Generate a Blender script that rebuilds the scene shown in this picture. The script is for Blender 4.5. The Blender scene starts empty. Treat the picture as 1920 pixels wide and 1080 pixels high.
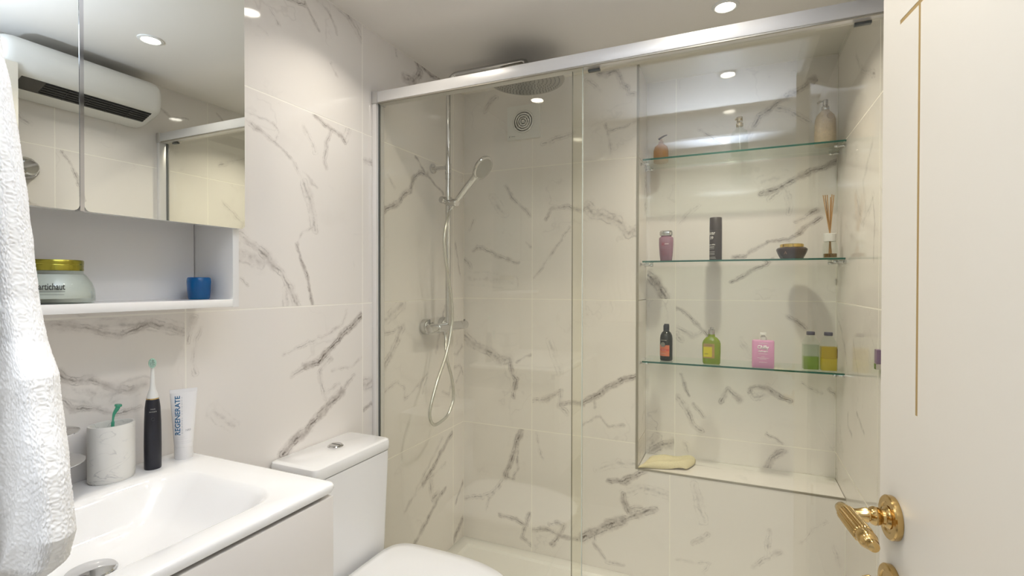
import bpy, bmesh, math, random
from mathutils import Vector, Matrix, noise

random.seed(7)
PI = math.pi
S = bpy.context.scene
COL = S.collection

# ---------------------------------------------------------------- camera
cam_data = bpy.data.cameras.new('camera')
cam_data.sensor_width = 36.0
cam_data.lens = 943.18 / 1920.0 * 36.0
cam_data.clip_start = 0.01
cam = bpy.data.objects.new('camera', cam_data)
COL.objects.link(cam)
cam.matrix_world = (Matrix.Translation((1.2, 0.0, 1.28))
                    @ Matrix.Rotation(math.radians(23.956), 4, 'Z')
                    @ Matrix.Rotation(math.radians(90 - 0.5016), 4, 'X')
                    @ Matrix.Rotation(math.radians(0.0893), 4, 'Z'))
S.camera = cam

# ---------------------------------------------------------------- world, exposure
world = bpy.data.worlds.new('world')
S.world = world
world.use_nodes = True
world.node_tree.nodes['Background'].inputs[0].default_value = (0.75, 0.82, 1.0, 1)
world.node_tree.nodes['Background'].inputs[1].default_value = 0.0
S.view_settings.view_transform = 'Standard'
S.view_settings.look = 'None'
S.view_settings.gamma = 1.0
S.view_settings.use_curve_mapping = False
S.view_settings.exposure = 0.51
S.cycles.max_bounces = 14
S.cycles.transparent_max_bounces = 24
S.cycles.caustics_reflective = False
S.cycles.caustics_refractive = False

# light colours / powers
DOWNLIGHT_W = 1.5
DOWNLIGHT_COL = (1.0, 0.93, 0.82)
# cool flash bounced off the ceiling just inside the doorway
ld = bpy.data.lights.new('bounce_flash', 'SPOT')
ld.energy = 66.0; ld.color = (0.69, 0.80, 1.0)
ld.spot_size = math.radians(106); ld.spot_blend = 0.9; ld.shadow_soft_size = 0.02
fl = bpy.data.objects.new('bounce_flash', ld); COL.objects.link(fl)
fl.location = (1.12, 0.065, 1.70)
fl.rotation_euler = (Vector((1.10, 0.30, 2.189)) - fl.location).to_track_quat('-Z', 'Y').to_euler()
# unseen fill light added under the hall ceiling behind the doorway
ld = bpy.data.lights.new('hall_fill', 'AREA')
ld.shape = 'DISK'; ld.size = 0.5
ld.energy = 12.0; ld.color = (0.90, 0.94, 1.0)
hl = bpy.data.objects.new('hall_fill', ld); COL.objects.link(hl)
hl.location = (1.15, -0.85, 2.44)

# ---------------------------------------------------------------- room dimensions (metres)
XL, XR = 0.0, 1.5655          # left wall, right wall
YF, YB, YN = 0.125, 2.126, 2.341   # front wall face, shower back wall, niche back
ZC = 2.189                    # ceiling
XN, ZN = 0.8297, 0.5104       # niche left side, niche sill
YG = 1.478                    # shower screen
ZROW = [0.0, 0.6135, 1.21, 1.808, ZC]

# ---------------------------------------------------------------- mesh helpers
def new_bm():
    return bmesh.new()

def finish(name, bm, mat, parent=None, smooth=False, loc=None, rot=None, bevel=0.0, bseg=2, auto=None):
    if bevel > 0:
        es = [e for e in bm.edges if len(e.link_faces) == 2 and e.calc_face_angle(0) > math.radians(25)]
        bmesh.ops.bevel(bm, geom=es, offset=bevel, segments=bseg, profile=0.5, affect='EDGES', clamp_overlap=True)
    bmesh.ops.recalc_face_normals(bm, faces=bm.faces[:])
    me = bpy.data.meshes.new(name)
    bm.to_mesh(me); bm.free()
    if smooth or bevel > 0:
        for p in me.polygons:
            p.use_smooth = True
        me.set_sharp_from_angle(angle=math.radians(auto if auto else 35))
    o = bpy.data.objects.new(name, me)
    COL.objects.link(o)
    if mat is not None:
        me.materials.append(mat)
    if parent is not None:
        o.parent = parent
    if loc is not None:
        o.location = loc
    if rot is not None:
        o.rotation_euler = rot
    return o

def box(bm, a, b):
    x0, y0, z0 = a; x1, y1, z1 = b
    v = [bm.verts.new(p) for p in ((x0, y0, z0), (x1, y0, z0), (x1, y1, z0), (x0, y1, z0),
                                   (x0, y0, z1), (x1, y0, z1), (x1, y1, z1), (x0, y1, z1))]
    for f in ((3, 2, 1, 0), (4, 5, 6, 7), (0, 1, 5, 4), (1, 2, 6, 5), (2, 3, 7, 6), (3, 0, 4, 7)):
        bm.faces.new([v[i] for i in f])
    return v

def lathe(bm, prof, n=32, sx=1.0, sy=1.0, cap=True, ox=0, oy=0, m=None):
    """prof: list of (r, z) from bottom to top"""
    rings = []
    for r, z in prof:
        if r < 1e-6:
            p = Vector((ox, oy, z))
            rings.append([bm.verts.new(m @ p if m else p)])
        else:
            ring = []
            for i in range(n):
                a = 2 * PI * i / n
                p = Vector((ox + r * sx * math.cos(a), oy + r * sy * math.sin(a), z))
                ring.append(bm.verts.new(m @ p if m else p))
            rings.append(ring)
    for k in range(len(rings) - 1):
        A, B = rings[k], rings[k + 1]
        if len(A) == 1 and len(B) == 1:
            continue
        for i in range(n):
            j = (i + 1) % n
            if len(A) == 1:
                bm.faces.new((A[0], B[i], B[j]))
            elif len(B) == 1:
                bm.faces.new((A[i], A[j], B[0]))
            else:
                bm.faces.new((A[i], A[j], B[j], B[i]))
    if cap:
        if len(rings[0]) > 1:
            bm.faces.new(rings[0][::-1])
        if len(rings[-1]) > 1:
            bm.faces.new(rings[-1])

def loft(bm, rings, cap=True, closed=True):
    R = [[bm.verts.new(p) for p in ring] for ring in rings]
    n = len(R[0])
    for k in range(len(R) - 1):
        for i in range(n if closed else n - 1):
            j = (i + 1) % n
            bm.faces.new((R[k][i], R[k][j], R[k + 1][j], R[k + 1][i]))
    if cap:
        bm.faces.new(R[0][::-1]); bm.faces.new(R[-1])
    return R

def rrect(w, h, r, n=6, cx=0, cy=0):
    """rounded rectangle outline, half sizes w,h"""
    pts = []
    r = min(r, w - 1e-5, h - 1e-5)
    for qx, qy, a0 in ((1, 1, 0), (-1, 1, PI / 2), (-1, -1, PI), (1, -1, 1.5 * PI)):
        for i in range(n + 1):
            a = a0 + PI / 2 * i / n
            pts.append((cx + qx * (w - r) + r * math.cos(a), cy + qy * (h - r) + r * math.sin(a)))
    return pts

def rbottle(bm, secs, n=6):
    """secs: list of (halfwidth, halfdepth, cornerradius, z)"""
    loft(bm, [[(x, y, z) for x, y in rrect(w, d, r, n)] for w, d, r, z in secs])

def prism(bm, poly, f, d0, d1):
    """extrude 2d polygon; f(a,b,d) -> 3d"""
    A = [bm.verts.new(f(a, b, d0)) for a, b in poly]
    B = [bm.verts.new(f(a, b, d1)) for a, b in poly]
    n = len(poly)
    bm.faces.new(A); bm.faces.new(B[::-1])
    for i in range(n):
        j = (i + 1) % n
        bm.faces.new((A[i], B[i], B[j], A[j]))

def spline(pts, per=8):
    P = [Vector(p) for p in pts]
    out = []
    for i in range(len(P) - 1):
        p0 = P[max(i - 1, 0)]; p1 = P[i]; p2 = P[i + 1]; p3 = P[min(i + 2, len(P) - 1)]
        for k in range(per):
            t = k / per
            out.append(0.5 * ((2 * p1) + (-p0 + p2) * t + (2 * p0 - 5 * p1 + 4 * p2 - p3) * t * t
                              + (-p0 + 3 * p1 - 3 * p2 + p3) * t ** 3))
    out.append(P[-1])
    return out

def tube(bm, pts, r, n=12, cap=True):
    """r: number or list"""
    P = [Vector(p) for p in pts]
    up = None
    rings = []
    for i, p in enumerate(P):
        t = (P[min(i + 1, len(P) - 1)] - P[max(i - 1, 0)]).normalized()
        if up is None:
            up = t.orthogonal().normalized()
        else:
            up = (up - t * up.dot(t)).normalized()
        s = t.cross(up)
        rr = r[i] if isinstance(r, (list, tuple)) else r
        rings.append([p + (up * math.cos(2 * PI * k / n) + s * math.sin(2 * PI * k / n)) * rr for k in range(n)])
    loft(bm, rings, cap)

def align(origin, direction, roll=0):
    """matrix taking +z to direction at origin"""
    q = Vector((0, 0, 1)).rotation_difference(Vector(direction).normalized())
    return Matrix.Translation(origin) @ q.to_matrix().to_4x4() @ Matrix.Rotation(roll, 4, 'Z')

def thing(name, label, cat, loc=(0, 0, 0), rotz=0.0, group=None):
    o = bpy.data.objects.new(name, None)
    o.empty_display_size = 0.05
    COL.objects.link(o)
    o.location = loc; o.rotation_euler = (0, 0, rotz)
    o['label'] = label; o['category'] = cat
    if group:
        o['group'] = group
    return o

def tag(o, label, cat, group=None):
    o['label'] = label; o['category'] = cat
    if group:
        o['group'] = group
    return o

def struct(o, label=None):
    o['kind'] = 'structure'
    if label:
        o['label'] = label
    return o

def text_mesh(txt, size, width=None, bold=0.0, align_x='CENTER'):
    """flat text mesh in the xz plane facing -y, centred; returns bmesh"""
    cu = bpy.data.curves.new('txt', 'FONT')
    cu.body = txt; cu.size = size
    cu.align_x = align_x; cu.align_y = 'CENTER'
    cu.offset = bold
    cu.resolution_u = 3
    o = bpy.data.objects.new('txt', cu); COL.objects.link(o)
    bpy.context.view_layer.update()
    dg = bpy.context.evaluated_depsgraph_get()
    me = bpy.data.meshes.new_from_object(o.evaluated_get(dg))
    bm = bmesh.new(); bm.from_mesh(me)
    bpy.data.objects.remove(o); bpy.data.meshes.remove(me); bpy.data.curves.remove(cu)
    if width and bm.verts:
        xs = [v.co.x for v in bm.verts]
        w = max(xs) - min(xs); c = (max(xs) + min(xs)) / 2 if align_x == 'CENTER' else 0
        for v in bm.verts:
            v.co.x = (v.co.x - c) * width / w
    return bm

def text_obj(txt, size, mat, parent, loc, width=None, bold=0.0, rot=None, wrap=None, lift=0.0004, vertical=False, a0=0.0, sy=1.0, name='lettering'):
    """wrap: cylinder radius; text centred at angle a0 around local z, facing -y"""
    bm = text_mesh(txt, size, width, bold)
    for v in bm.verts:
        x, z = v.co.x, v.co.y
        if vertical:
            x, z = -z, x
        if wrap:
            a = x / wrap + a0
            v.co = Vector((wrap * math.sin(a) * (1 + lift / wrap), -(wrap + lift) * math.cos(a) * sy, z))
        else:
            v.co = Vector((x, -lift, z))
    # give the print a hair of thickness
    g = bmesh.ops.extrude_face_region(bm, geom=bm.faces[:])
    for e in g['geom']:
        if isinstance(e, bmesh.types.BMVert):
            e.co.y += 0.0003
    return finish(name, bm, mat, parent, loc=loc, rot=rot)

def label_patch(bm, r, a0, a1, z0, z1, lift=0.0003, n=12, sy=1.0):
    """curved label on a cylinder of radius r (angle 0 faces -y)"""
    A = []; B = []
    for i in range(n + 1):
        a = a0 + (a1 - a0) * i / n
        for lst, z in ((A, z0), (B, z1)):
            lst.append(bm.verts.new(((r + lift) * math.sin(a), -(r + lift) * math.cos(a) * sy, z)))
    for i in range(n):
        bm.faces.new((A[i], A[i + 1], B[i + 1], B[i]))
    g = bmesh.ops.extrude_face_region(bm, geom=bm.faces[:])
    for e in g['geom']:
        if isinstance(e, bmesh.types.BMVert):
            e.co.x *= 0.992; e.co.y *= 0.992

# ---------------------------------------------------------------- materials
def pmat(name, col, rough=0.4, metal=0.0, spec=0.5, coat=0.0, bump=None, var=None, emit=None, sheen=0.0, trans=0.0, sss=0.0):
    m = bpy.data.materials.new(name); m.use_nodes = True
    nt = m.node_tree; b = nt.nodes['Principled BSDF']
    b.inputs['Base Color'].default_value = (*col, 1)
    b.inputs['Roughness'].default_value = rough
    b.inputs['Metallic'].default_value = metal
    b.inputs['Specular IOR Level'].default_value = spec
    b.inputs['Coat Weight'].default_value = coat
    b.inputs['Coat Roughness'].default_value = 0.05
    b.inputs['Sheen Weight'].default_value = sheen
    b.inputs['Transmission Weight'].default_value = trans
    if emit:
        b.inputs['Emission Color'].default_value = (*emit[0], 1)
        b.inputs['Emission Strength'].default_value = emit[1]
    if bump or var:
        tc = nt.nodes.new('ShaderNodeTexCoord')
    if var:                               # (scale, amount)
        no = nt.nodes.new('ShaderNodeTexNoise'); no.inputs['Scale'].default_value = var[0]
        no.inputs['Detail'].default_value = 4
        nt.links.new(tc.outputs['Object'], no.inputs['Vector'])
        mx = nt.nodes.new('ShaderNodeMix'); mx.data_type = 'RGBA'
        mx.inputs[6].default_value = (*[c * (1 - var[1]) for c in col], 1)
        mx.inputs[7].default_value = (*[min(1, c * (1 + var[1])) for c in col], 1)
        nt.links.new(no.outputs['Fac'], mx.inputs[0])
        nt.links.new(mx.outputs[2], b.inputs['Base Color'])
    if bump:                              # (scale, strength, distance)
        no = nt.nodes.new('ShaderNodeTexNoise'); no.inputs['Scale'].default_value = bump[0]
        no.inputs['Detail'].default_value = 3
        nt.links.new(tc.outputs['Object'], no.inputs['Vector'])
        bp = nt.nodes.new('ShaderNodeBump'); bp.inputs['Strength'].default_value = bump[1]
        bp.inputs['Distance'].default_value = bump[2]
        nt.links.new(no.outputs['Fac'], bp.inputs['Height'])
        nt.links.new(bp.outputs['Normal'], b.inputs['Normal'])
    return m

def glassmat(name, tint, ior=1.5, rough=0.0, body=None):
    """thin clear glass: tinted straight-through light plus Fresnel reflection; body=(colour, amount) adds a cloudy body"""
    m = bpy.data.materials.new(name); m.use_nodes = True
    nt = m.node_tree; nt.nodes.remove(nt.nodes['Principled BSDF'])
    out = nt.nodes['Material Output']
    tr = nt.nodes.new('ShaderNodeBsdfTransparent'); tr.inputs[0].default_value = (*tint, 1)
    gl = nt.nodes.new('ShaderNodeBsdfGlossy'); gl.inputs['Roughness'].default_value = rough
    gl.inputs['Color'].default_value = (1, 1, 1, 1)
    fr = nt.nodes.new('ShaderNodeFresnel'); fr.inputs['IOR'].default_value = ior
    src = tr.outputs[0]
    if body:
        df = nt.nodes.new('ShaderNodeBsdfDiffuse'); df.inputs[0].default_value = (*body[0], 1)
        tl = nt.nodes.new('ShaderNodeBsdfTranslucent'); tl.inputs[0].default_value = (*body[0], 1)
        ad = nt.nodes.new('ShaderNodeMixShader'); ad.inputs[0].default_value = 0.5
        nt.links.new(df.outputs[0], ad.inputs[1]); nt.links.new(tl.outputs[0], ad.inputs[2])
        m2 = nt.nodes.new('ShaderNodeMixShader'); m2.inputs[0].default_value = body[1]
        nt.links.new(tr.outputs[0], m2.inputs[1]); nt.links.new(ad.outputs[0], m2.inputs[2])
        src = m2.outputs[0]
    mx = nt.nodes.new('ShaderNodeMixShader')
    # the light is not bent inside the pane, so use the outside ratio on both faces
    ge = nt.nodes.new('ShaderNodeNewGeometry')
    io = nt.nodes.new('ShaderNodeMix'); io.data_type = 'FLOAT'
    io.inputs[2].default_value = ior; io.inputs[3].default_value = 1.0 / ior
    nt.links.new(ge.outputs['Backfacing'], io.inputs[0]); nt.links.new(io.outputs[0], fr.inputs['IOR'])
    nt.links.new(fr.outputs[0], mx.inputs[0])
    nt.links.new(src, mx.inputs[1]); nt.links.new(gl.outputs[0], mx.inputs[2])
    nt.links.new(mx.outputs[0], out.inputs[0])
    return m

M = {}
M['ceiling'] = pmat('ceiling_paint', (0.91, 0.875, 0.825), 0.45, spec=0.35, bump=(3, 0.05, 0.01))
M['paint'] = pmat('wall_paint', (0.74, 0.74, 0.74), 0.6)
M['grout'] = pmat('grout', (0.93, 0.90, 0.84), 0.7)
M['floor'] = pmat('floor_tile', (0.72, 0.70, 0.67), 0.3, var=(6, 0.1))
M['white_gloss'] = pmat('white_ceramic', (0.88, 0.88, 0.88), 0.07, coat=0.3)
M['white_lacquer'] = pmat('white_lacquer', (0.87, 0.86, 0.845), 0.18)
M['white_plastic'] = pmat('white_plastic', (0.84, 0.84, 0.81), 0.3)
M['acrylic'] = pmat('white_acrylic', (0.84, 0.83, 0.80), 0.2)
M['chrome'] = pmat('chrome', (0.62, 0.62, 0.62), 0.07, 1.0)
M['chrome_dull'] = pmat('brushed_chrome', (0.48, 0.47, 0.44), 0.25, 1.0)
M['alu'] = pmat('polished_aluminium', (0.80, 0.79, 0.78), 0.38, 0.35)
M['alu_satin'] = pmat('satin_aluminium', (0.72, 0.71, 0.70), 0.4, 0.8)
M['trim'] = pmat('trim_metal', (0.40, 0.375, 0.32), 0.35, 0.6)
M['seal'] = pmat('grey_seal', (0.13, 0.14, 0.14), 0.4)
M['brass'] = pmat('polished_brass', (0.62, 0.43, 0.18), 0.16, 1.0)
M['mirror'] = pmat('mirror_silver', (0.90, 0.92, 0.88), 0.0, 1.0)
M['door'] = pmat('cream_door_paint', (0.80, 0.75, 0.65), 0.35, spec=0.4, bump=(60, 0.03, 0.001))
M['groove'] = pmat('door_groove', (0.40, 0.27, 0.10), 0.5)
M['black'] = pmat('matt_black', (0.016, 0.017, 0.022), 0.35)
M['dark'] = pmat('dark_grille', (0.03, 0.03, 0.028), 0.4)
M['panel_dark'] = pmat('display_panel', (0.055, 0.052, 0.047), 0.25)
M['glass'] = glassmat('shower_glass', (0.982, 0.978, 0.935))
M['shelf_glass'] = glassmat('shelf_glass', (0.93, 0.97, 0.94))
M['glass_edge'] = pmat('glass_edge', (0.62, 0.66, 0.58), 0.15)
M['green_edge'] = pmat('green_glass_edge', (0.02, 0.115, 0.085), 0.12)
M['clear'] = glassmat('clear_bottle', (0.93, 0.95, 0.93))
M['towel'] = pmat('white_terry', (0.90, 0.885, 0.855), 0.95, spec=0.1, sheen=0.3)

# ---------------------------------------------------------------- marble tiles
# veins drawn on each wall: (half width, darkness, points along the wall in metres (along, height))
VEINS = {}
VEINS['L'] = [
    (0.0149, 0.45, [(1.273,2.2),(1.335,2.187),(1.404,2.138)]),
    (0.0061, 0.50, [(1.202,2.165),(1.238,2.153),(1.283,2.102)]),
    (0.0060, 0.70, [(1.148,2.135),(1.18,2.096),(1.202,2.074)]),
    (0.0078, 0.90, [(1.084,2.108),(1.116,2.118),(1.148,2.131)]),
    (0.0075, 0.45, [(1.02,2.056),(1.047,2.024)]),
    (0.0050, 0.40, [(1.258,1.994),(1.285,1.958)]),
    (0.0054, 0.30, [(0.985,1.984),(1.011,1.978)]),
    (0.0100, 0.90, [(1.729,2.189),(1.779,2.183),(1.836,2.175),(1.903,2.187)]),
    (0.0168, 0.80, [(1.649,2.094),(1.703,2.095),(1.76,2.155),(1.737,2.186)]),
    (0.0070, 0.50, [(1.591,2.195),(1.601,2.16)]),
    (0.0069, 0.60, [(0.946,1.716),(0.994,1.699),(1.042,1.677),(1.091,1.646)]),
    (0.0071, 0.40, [(1.091,1.646),(1.122,1.618),(1.143,1.582)]),
    (0.0161, 0.45, [(1.143,1.582),(1.163,1.536),(1.176,1.497),(1.183,1.448)]),
    (0.0052, 0.40, [(0.946,1.739),(0.994,1.736),(1.03,1.733),(1.048,1.717),(1.04,1.677)]),
    (0.0054, 0.45, [(1.143,1.616),(1.192,1.579)]),
    (0.0077, 0.80, [(1.19,1.803),(1.228,1.787),(1.253,1.783),(1.302,1.772),(1.321,1.752)]),
    (0.0138, 0.40, [(1.339,1.807),(1.321,1.763)]),
    (0.0075, 0.50, [(1.253,1.779),(1.235,1.726),(1.225,1.676),(1.234,1.649)]),
    (0.0092, 0.30, [(1.143,1.752),(1.175,1.711),(1.19,1.69)]),
    (0.0053, 0.40, [(1.178,1.456),(1.134,1.429),(1.114,1.401)]),
    (0.0062, 0.95, [(1.114,1.401),(1.134,1.346),(1.155,1.305),(1.163,1.26),(1.173,1.214)]),
    (0.0134, 0.65, [(0.926,1.411),(0.971,1.381),(1.018,1.348),(1.054,1.309),(1.092,1.266),(1.117,1.211)]),
    (0.0277, 0.40, [(0.929,1.366),(0.983,1.343)]),
    (0.0171, 0.40, [(1.078,1.258),(1.082,1.213)]),
    (0.0048, 0.40, [(0.929,1.296),(0.948,1.277)]),
    (0.0112, 1.20, [(1.147,1.028),(1.208,1.035),(1.254,1.074),(1.293,1.098),(1.338,1.13),(1.397,1.166)]),
    (0.0071, 0.50, [(1.093,1.007),(1.147,1.028)]),
    (0.0064, 0.40, [(1.068,1.072),(1.141,1.092),(1.184,1.104),(1.231,1.113),(1.305,1.143),(1.326,1.192)]),
    (0.0129, 1.10, [(1.06,0.782),(1.108,0.813),(1.155,0.831),(1.194,0.854),(1.242,0.887),(1.305,0.916)]),
    (0.0077, 0.50, [(1.305,0.916),(1.338,0.946),(1.359,0.963)]),
    (0.0092, 0.50, [(1.23,0.912),(1.208,0.975),(1.201,0.998),(1.249,1.038)]),
    (0.0075, 0.40, [(1.233,0.931),(1.292,0.942)]),
    (0.0058, 0.35, [(1.254,0.998),(1.333,0.994),(1.397,1.015)]),
    (0.0082, 0.80, [(1.41,0.835),(1.45,0.844),(1.498,0.841)]),
    (0.0203, 0.50, [(1.411,0.92),(1.498,0.932)]),
    (0.0103, 0.50, [(1.412,1.711),(1.457,1.714),(1.499,1.723)]),
    (0.0102, 0.70, [(0.522,1.2),(0.551,1.195),(0.606,1.177),(0.641,1.169),(0.677,1.185),(0.701,1.19),(0.74,1.177),(0.777,1.162)]),
    (0.0176, 0.35, [(0.606,1.19),(0.677,1.194),(0.758,1.173)]),
    (0.0101, 0.75, [(0.533,1.112),(0.559,1.088),(0.596,1.077),(0.63,1.055),(0.661,1.051)]),
    (0.0058, 0.70, [(0.538,1.06),(0.558,1.031),(0.595,1.024),(0.63,1.004),(0.677,1.005)]),
    (0.0203, 0.35, [(0.542,1.077),(0.606,1.043),(0.688,1.056)]),
    (0.0070, 0.40, [(0.509,1.149),(0.534,1.115),(0.542,1.061)]),
    (0.0076, 0.50, [(0.802,1.201),(0.791,1.173),(0.783,1.141)]),
    (0.0077, 0.35, [(0.818,1.163),(0.799,1.12),(0.804,1.06)]),
    (0.0194, 0.25, [(0.85,0.959),(0.909,0.903)]),
    (0.0111, 1.00, [(1.523,1.549),(1.575,1.575),(1.625,1.605),(1.646,1.633),(1.688,1.653),(1.71,1.702),(1.756,1.744),(1.811,1.748)]),
    (0.0071, 0.90, [(1.722,1.8),(1.779,1.762),(1.848,1.728),(1.939,1.681)]),
    (0.0085, 0.40, [(1.549,1.685),(1.588,1.648)]),
    (0.0191, 0.60, [(1.514,0.965),(1.558,1.003),(1.597,1.054),(1.635,1.106)]),
    (0.0231, 0.40, [(1.52,1.143),(1.571,1.161),(1.638,1.199)]),
    (0.0084, 0.50, [(1.52,1.09),(1.584,1.098),(1.635,1.115)]),
    (0.0089, 0.50, [(1.52,0.872),(1.597,0.896),(1.645,0.869),(1.656,0.824),(1.752,0.855),(1.811,0.897)]),
    (0.0070, 0.50, [(1.775,0.824),(1.807,0.875)]),
    (0.0096, 0.60, [(1.882,0.979),(1.913,1.07),(1.958,1.175)]),
    (0.0075, 0.50, [(1.935,0.792),(1.991,0.769),(2.01,0.827)]),
    (0.0102, 0.60, [(2.024,0.952),(2.063,0.947),(2.109,0.977)]),
    (0.0103, 0.60, [(2.029,0.886),(2.088,0.892),(2.119,0.847)]),
    (0.0076, 0.60, [(2.048,1.469),(2.073,1.387),(2.093,1.317)]),
    (0.0078, 0.50, [(2.063,0.818),(2.109,0.874)]),
    (0.0126, 1.00, [(2.015,0.584),(1.927,0.528),(1.861,0.481),(1.779,0.433)]),
    (0.0099, 0.40, [(1.71,0.411),(1.787,0.437),(1.958,0.46)]),
    (0.0128, 0.90, [(1.954,0.348),(1.887,0.323),(1.799,0.258),(1.721,0.206)]),
    (0.0152, 0.50, [(1.832,0.421),(1.857,0.342),(1.9,0.349)]),
    (0.0098, 0.50, [(1.655,0.368),(1.768,0.456),(1.935,0.588)]),
    (0.0083, 0.80, [(2.12,0.325),(2.054,0.242)]),
    (0.0141, 1.00, [(2.12,0.143),(2.025,0.067)]),
]
VEINS['B'] = [
    (0.0134, 0.50, [(0.111,2.096),(0.13,2.118),(0.169,2.148)]),
    (0.0124, 0.40, [(0.406,1.91),(0.479,1.923),(0.546,1.936)]),
    (0.0124, 0.70, [(0.661,2.18),(0.7,2.171),(0.732,2.181),(0.746,2.161),(0.759,2.114),(0.784,2.103),(0.786,2.081),(0.815,2.068)]),
    (0.0100, 0.40, [(0.607,2.161),(0.666,2.106)]),
    (0.0072, 0.50, [(0.685,1.956),(0.703,1.926),(0.708,1.874),(0.713,1.828)]),
    (0.0072, 0.50, [(0.703,1.931),(0.747,1.935),(0.78,1.939),(0.815,1.957)]),
    (0.0100, 0.60, [(0.219,1.733),(0.266,1.67),(0.345,1.587)]),
    (0.0227, 0.30, [(0.159,1.68),(0.214,1.607)]),
    (0.0096, 0.70, [(0.422,1.569),(0.45,1.613),(0.524,1.62),(0.59,1.595),(0.618,1.621)]),
    (0.0233, 0.55, [(0.616,1.617),(0.637,1.579),(0.675,1.577),(0.707,1.557),(0.748,1.55),(0.77,1.522),(0.788,1.49),(0.817,1.5)]),
    (0.0072, 0.50, [(0.534,1.526),(0.448,1.418),(0.41,1.364),(0.369,1.308)]),
    (0.0101, 0.60, [(0.051,1.437),(0.077,1.454),(0.106,1.451),(0.162,1.415),(0.287,1.375)]),
    (0.0103, 0.50, [(0.004,1.395),(0.045,1.361)]),
    (0.0073, 0.50, [(0.327,1.464),(0.353,1.447)]),
    (0.0103, 0.40, [(0.06,1.59),(0.031,1.54)]),
    (0.0352, 0.20, [(0.031,1.31),(0.255,1.284)]),
    (0.0229, 0.60, [(0.005,1.029),(0.072,0.981),(0.14,0.959),(0.196,0.915),(0.242,0.933)]),
    (0.0125, 0.95, [(0.237,0.932),(0.259,0.857),(0.278,0.839),(0.259,0.761)]),
    (0.0062, 0.60, [(0.278,0.915),(0.323,0.948),(0.354,0.959)]),
    (0.0123, 0.70, [(0.36,0.746),(0.414,0.758),(0.45,0.773),(0.499,0.802)]),
    (0.0122, 0.60, [(0.499,0.802),(0.49,0.739),(0.519,0.709)]),
    (0.0097, 0.90, [(0.497,0.747),(0.539,0.756),(0.575,0.757)]),
    (0.0118, 1.10, [(0.588,0.758),(0.635,0.791),(0.693,0.831),(0.761,0.868),(0.823,0.897)]),
    (0.0072, 0.70, [(0.647,0.75),(0.642,0.789)]),
    (0.0072, 0.60, [(0.595,0.67),(0.668,0.709),(0.708,0.672),(0.771,0.684)]),
    (0.0193, 0.30, [(0.439,1.022),(0.489,0.882)]),
    (0.0130, 1.00, [(0.31,0.618),(0.281,0.553),(0.262,0.489),(0.224,0.376)]),
    (0.0078, 0.60, [(0.294,0.555),(0.281,0.484),(0.284,0.423),(0.265,0.373),(0.224,0.376)]),
    (0.0109, 0.50, [(0.224,0.376),(0.175,0.308),(0.096,0.266),(0.003,0.24)]),
    (0.0082, 0.40, [(0.127,0.208),(0.133,0.26),(0.216,0.362)]),
    (0.0109, 0.80, [(0.197,0.196),(0.281,0.19),(0.322,0.168),(0.303,0.11),(0.356,0.082)]),
    (0.0108, 0.80, [(0.348,0.232),(0.327,0.172)]),
    (0.0107, 0.80, [(0.358,0.153),(0.441,0.175),(0.484,0.162),(0.456,0.111)]),
    (0.0106, 0.70, [(0.441,0.199),(0.476,0.21),(0.511,0.205),(0.484,0.162)]),
    (0.0106, 0.90, [(0.484,0.155),(0.518,0.155),(0.572,0.164)]),
    (0.0180, 1.20, [(0.594,0.17),(0.644,0.202),(0.709,0.245),(0.772,0.284)]),
    (0.0150, 0.90, [(0.772,0.284),(0.834,0.321),(0.905,0.35)]),
    (0.0125, 0.90, [(0.797,0.321),(0.779,0.351),(0.772,0.393)]),
    (0.0100, 0.60, [(0.79,0.331),(0.852,0.349)]),
    (0.0078, 0.70, [(0.644,0.155),(0.653,0.197)]),
    (0.0092, 0.60, [(0.644,0.155),(0.665,0.127),(0.698,0.091),(0.773,0.092)]),
    (0.0110, 1.10, [(0.858,0.505),(0.814,0.478),(0.765,0.439),(0.708,0.439)]),
    (0.0171, 0.30, [(0.659,0.48),(0.751,0.521),(0.829,0.528)]),
    (0.0197, 0.35, [(0.774,0.395),(0.841,0.429),(0.952,0.419)]),
    (0.0076, 0.40, [(0.376,0.607),(0.389,0.535),(0.415,0.491)]),
    (0.0171, 0.35, [(1.052,0.479),(1.07,0.406),(1.089,0.335)]),
    (0.0100, 0.50, [(1.101,0.286),(1.081,0.263),(1.049,0.243)]),
    (0.0100, 0.45, [(1.319,0.343),(1.317,0.296),(1.314,0.247)]),
    (0.0101, 0.50, [(1.272,0.194),(1.3,0.231),(1.353,0.274)]),
    (0.0074, 0.30, [(1.423,0.322),(1.463,0.372),(1.507,0.416)]),
    (0.0077, 0.35, [(0.99,0.157),(1.111,0.176),(1.087,0.13)]),
    (0.0100, 0.30, [(1.524,0.34),(1.549,0.268)]),
]
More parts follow.
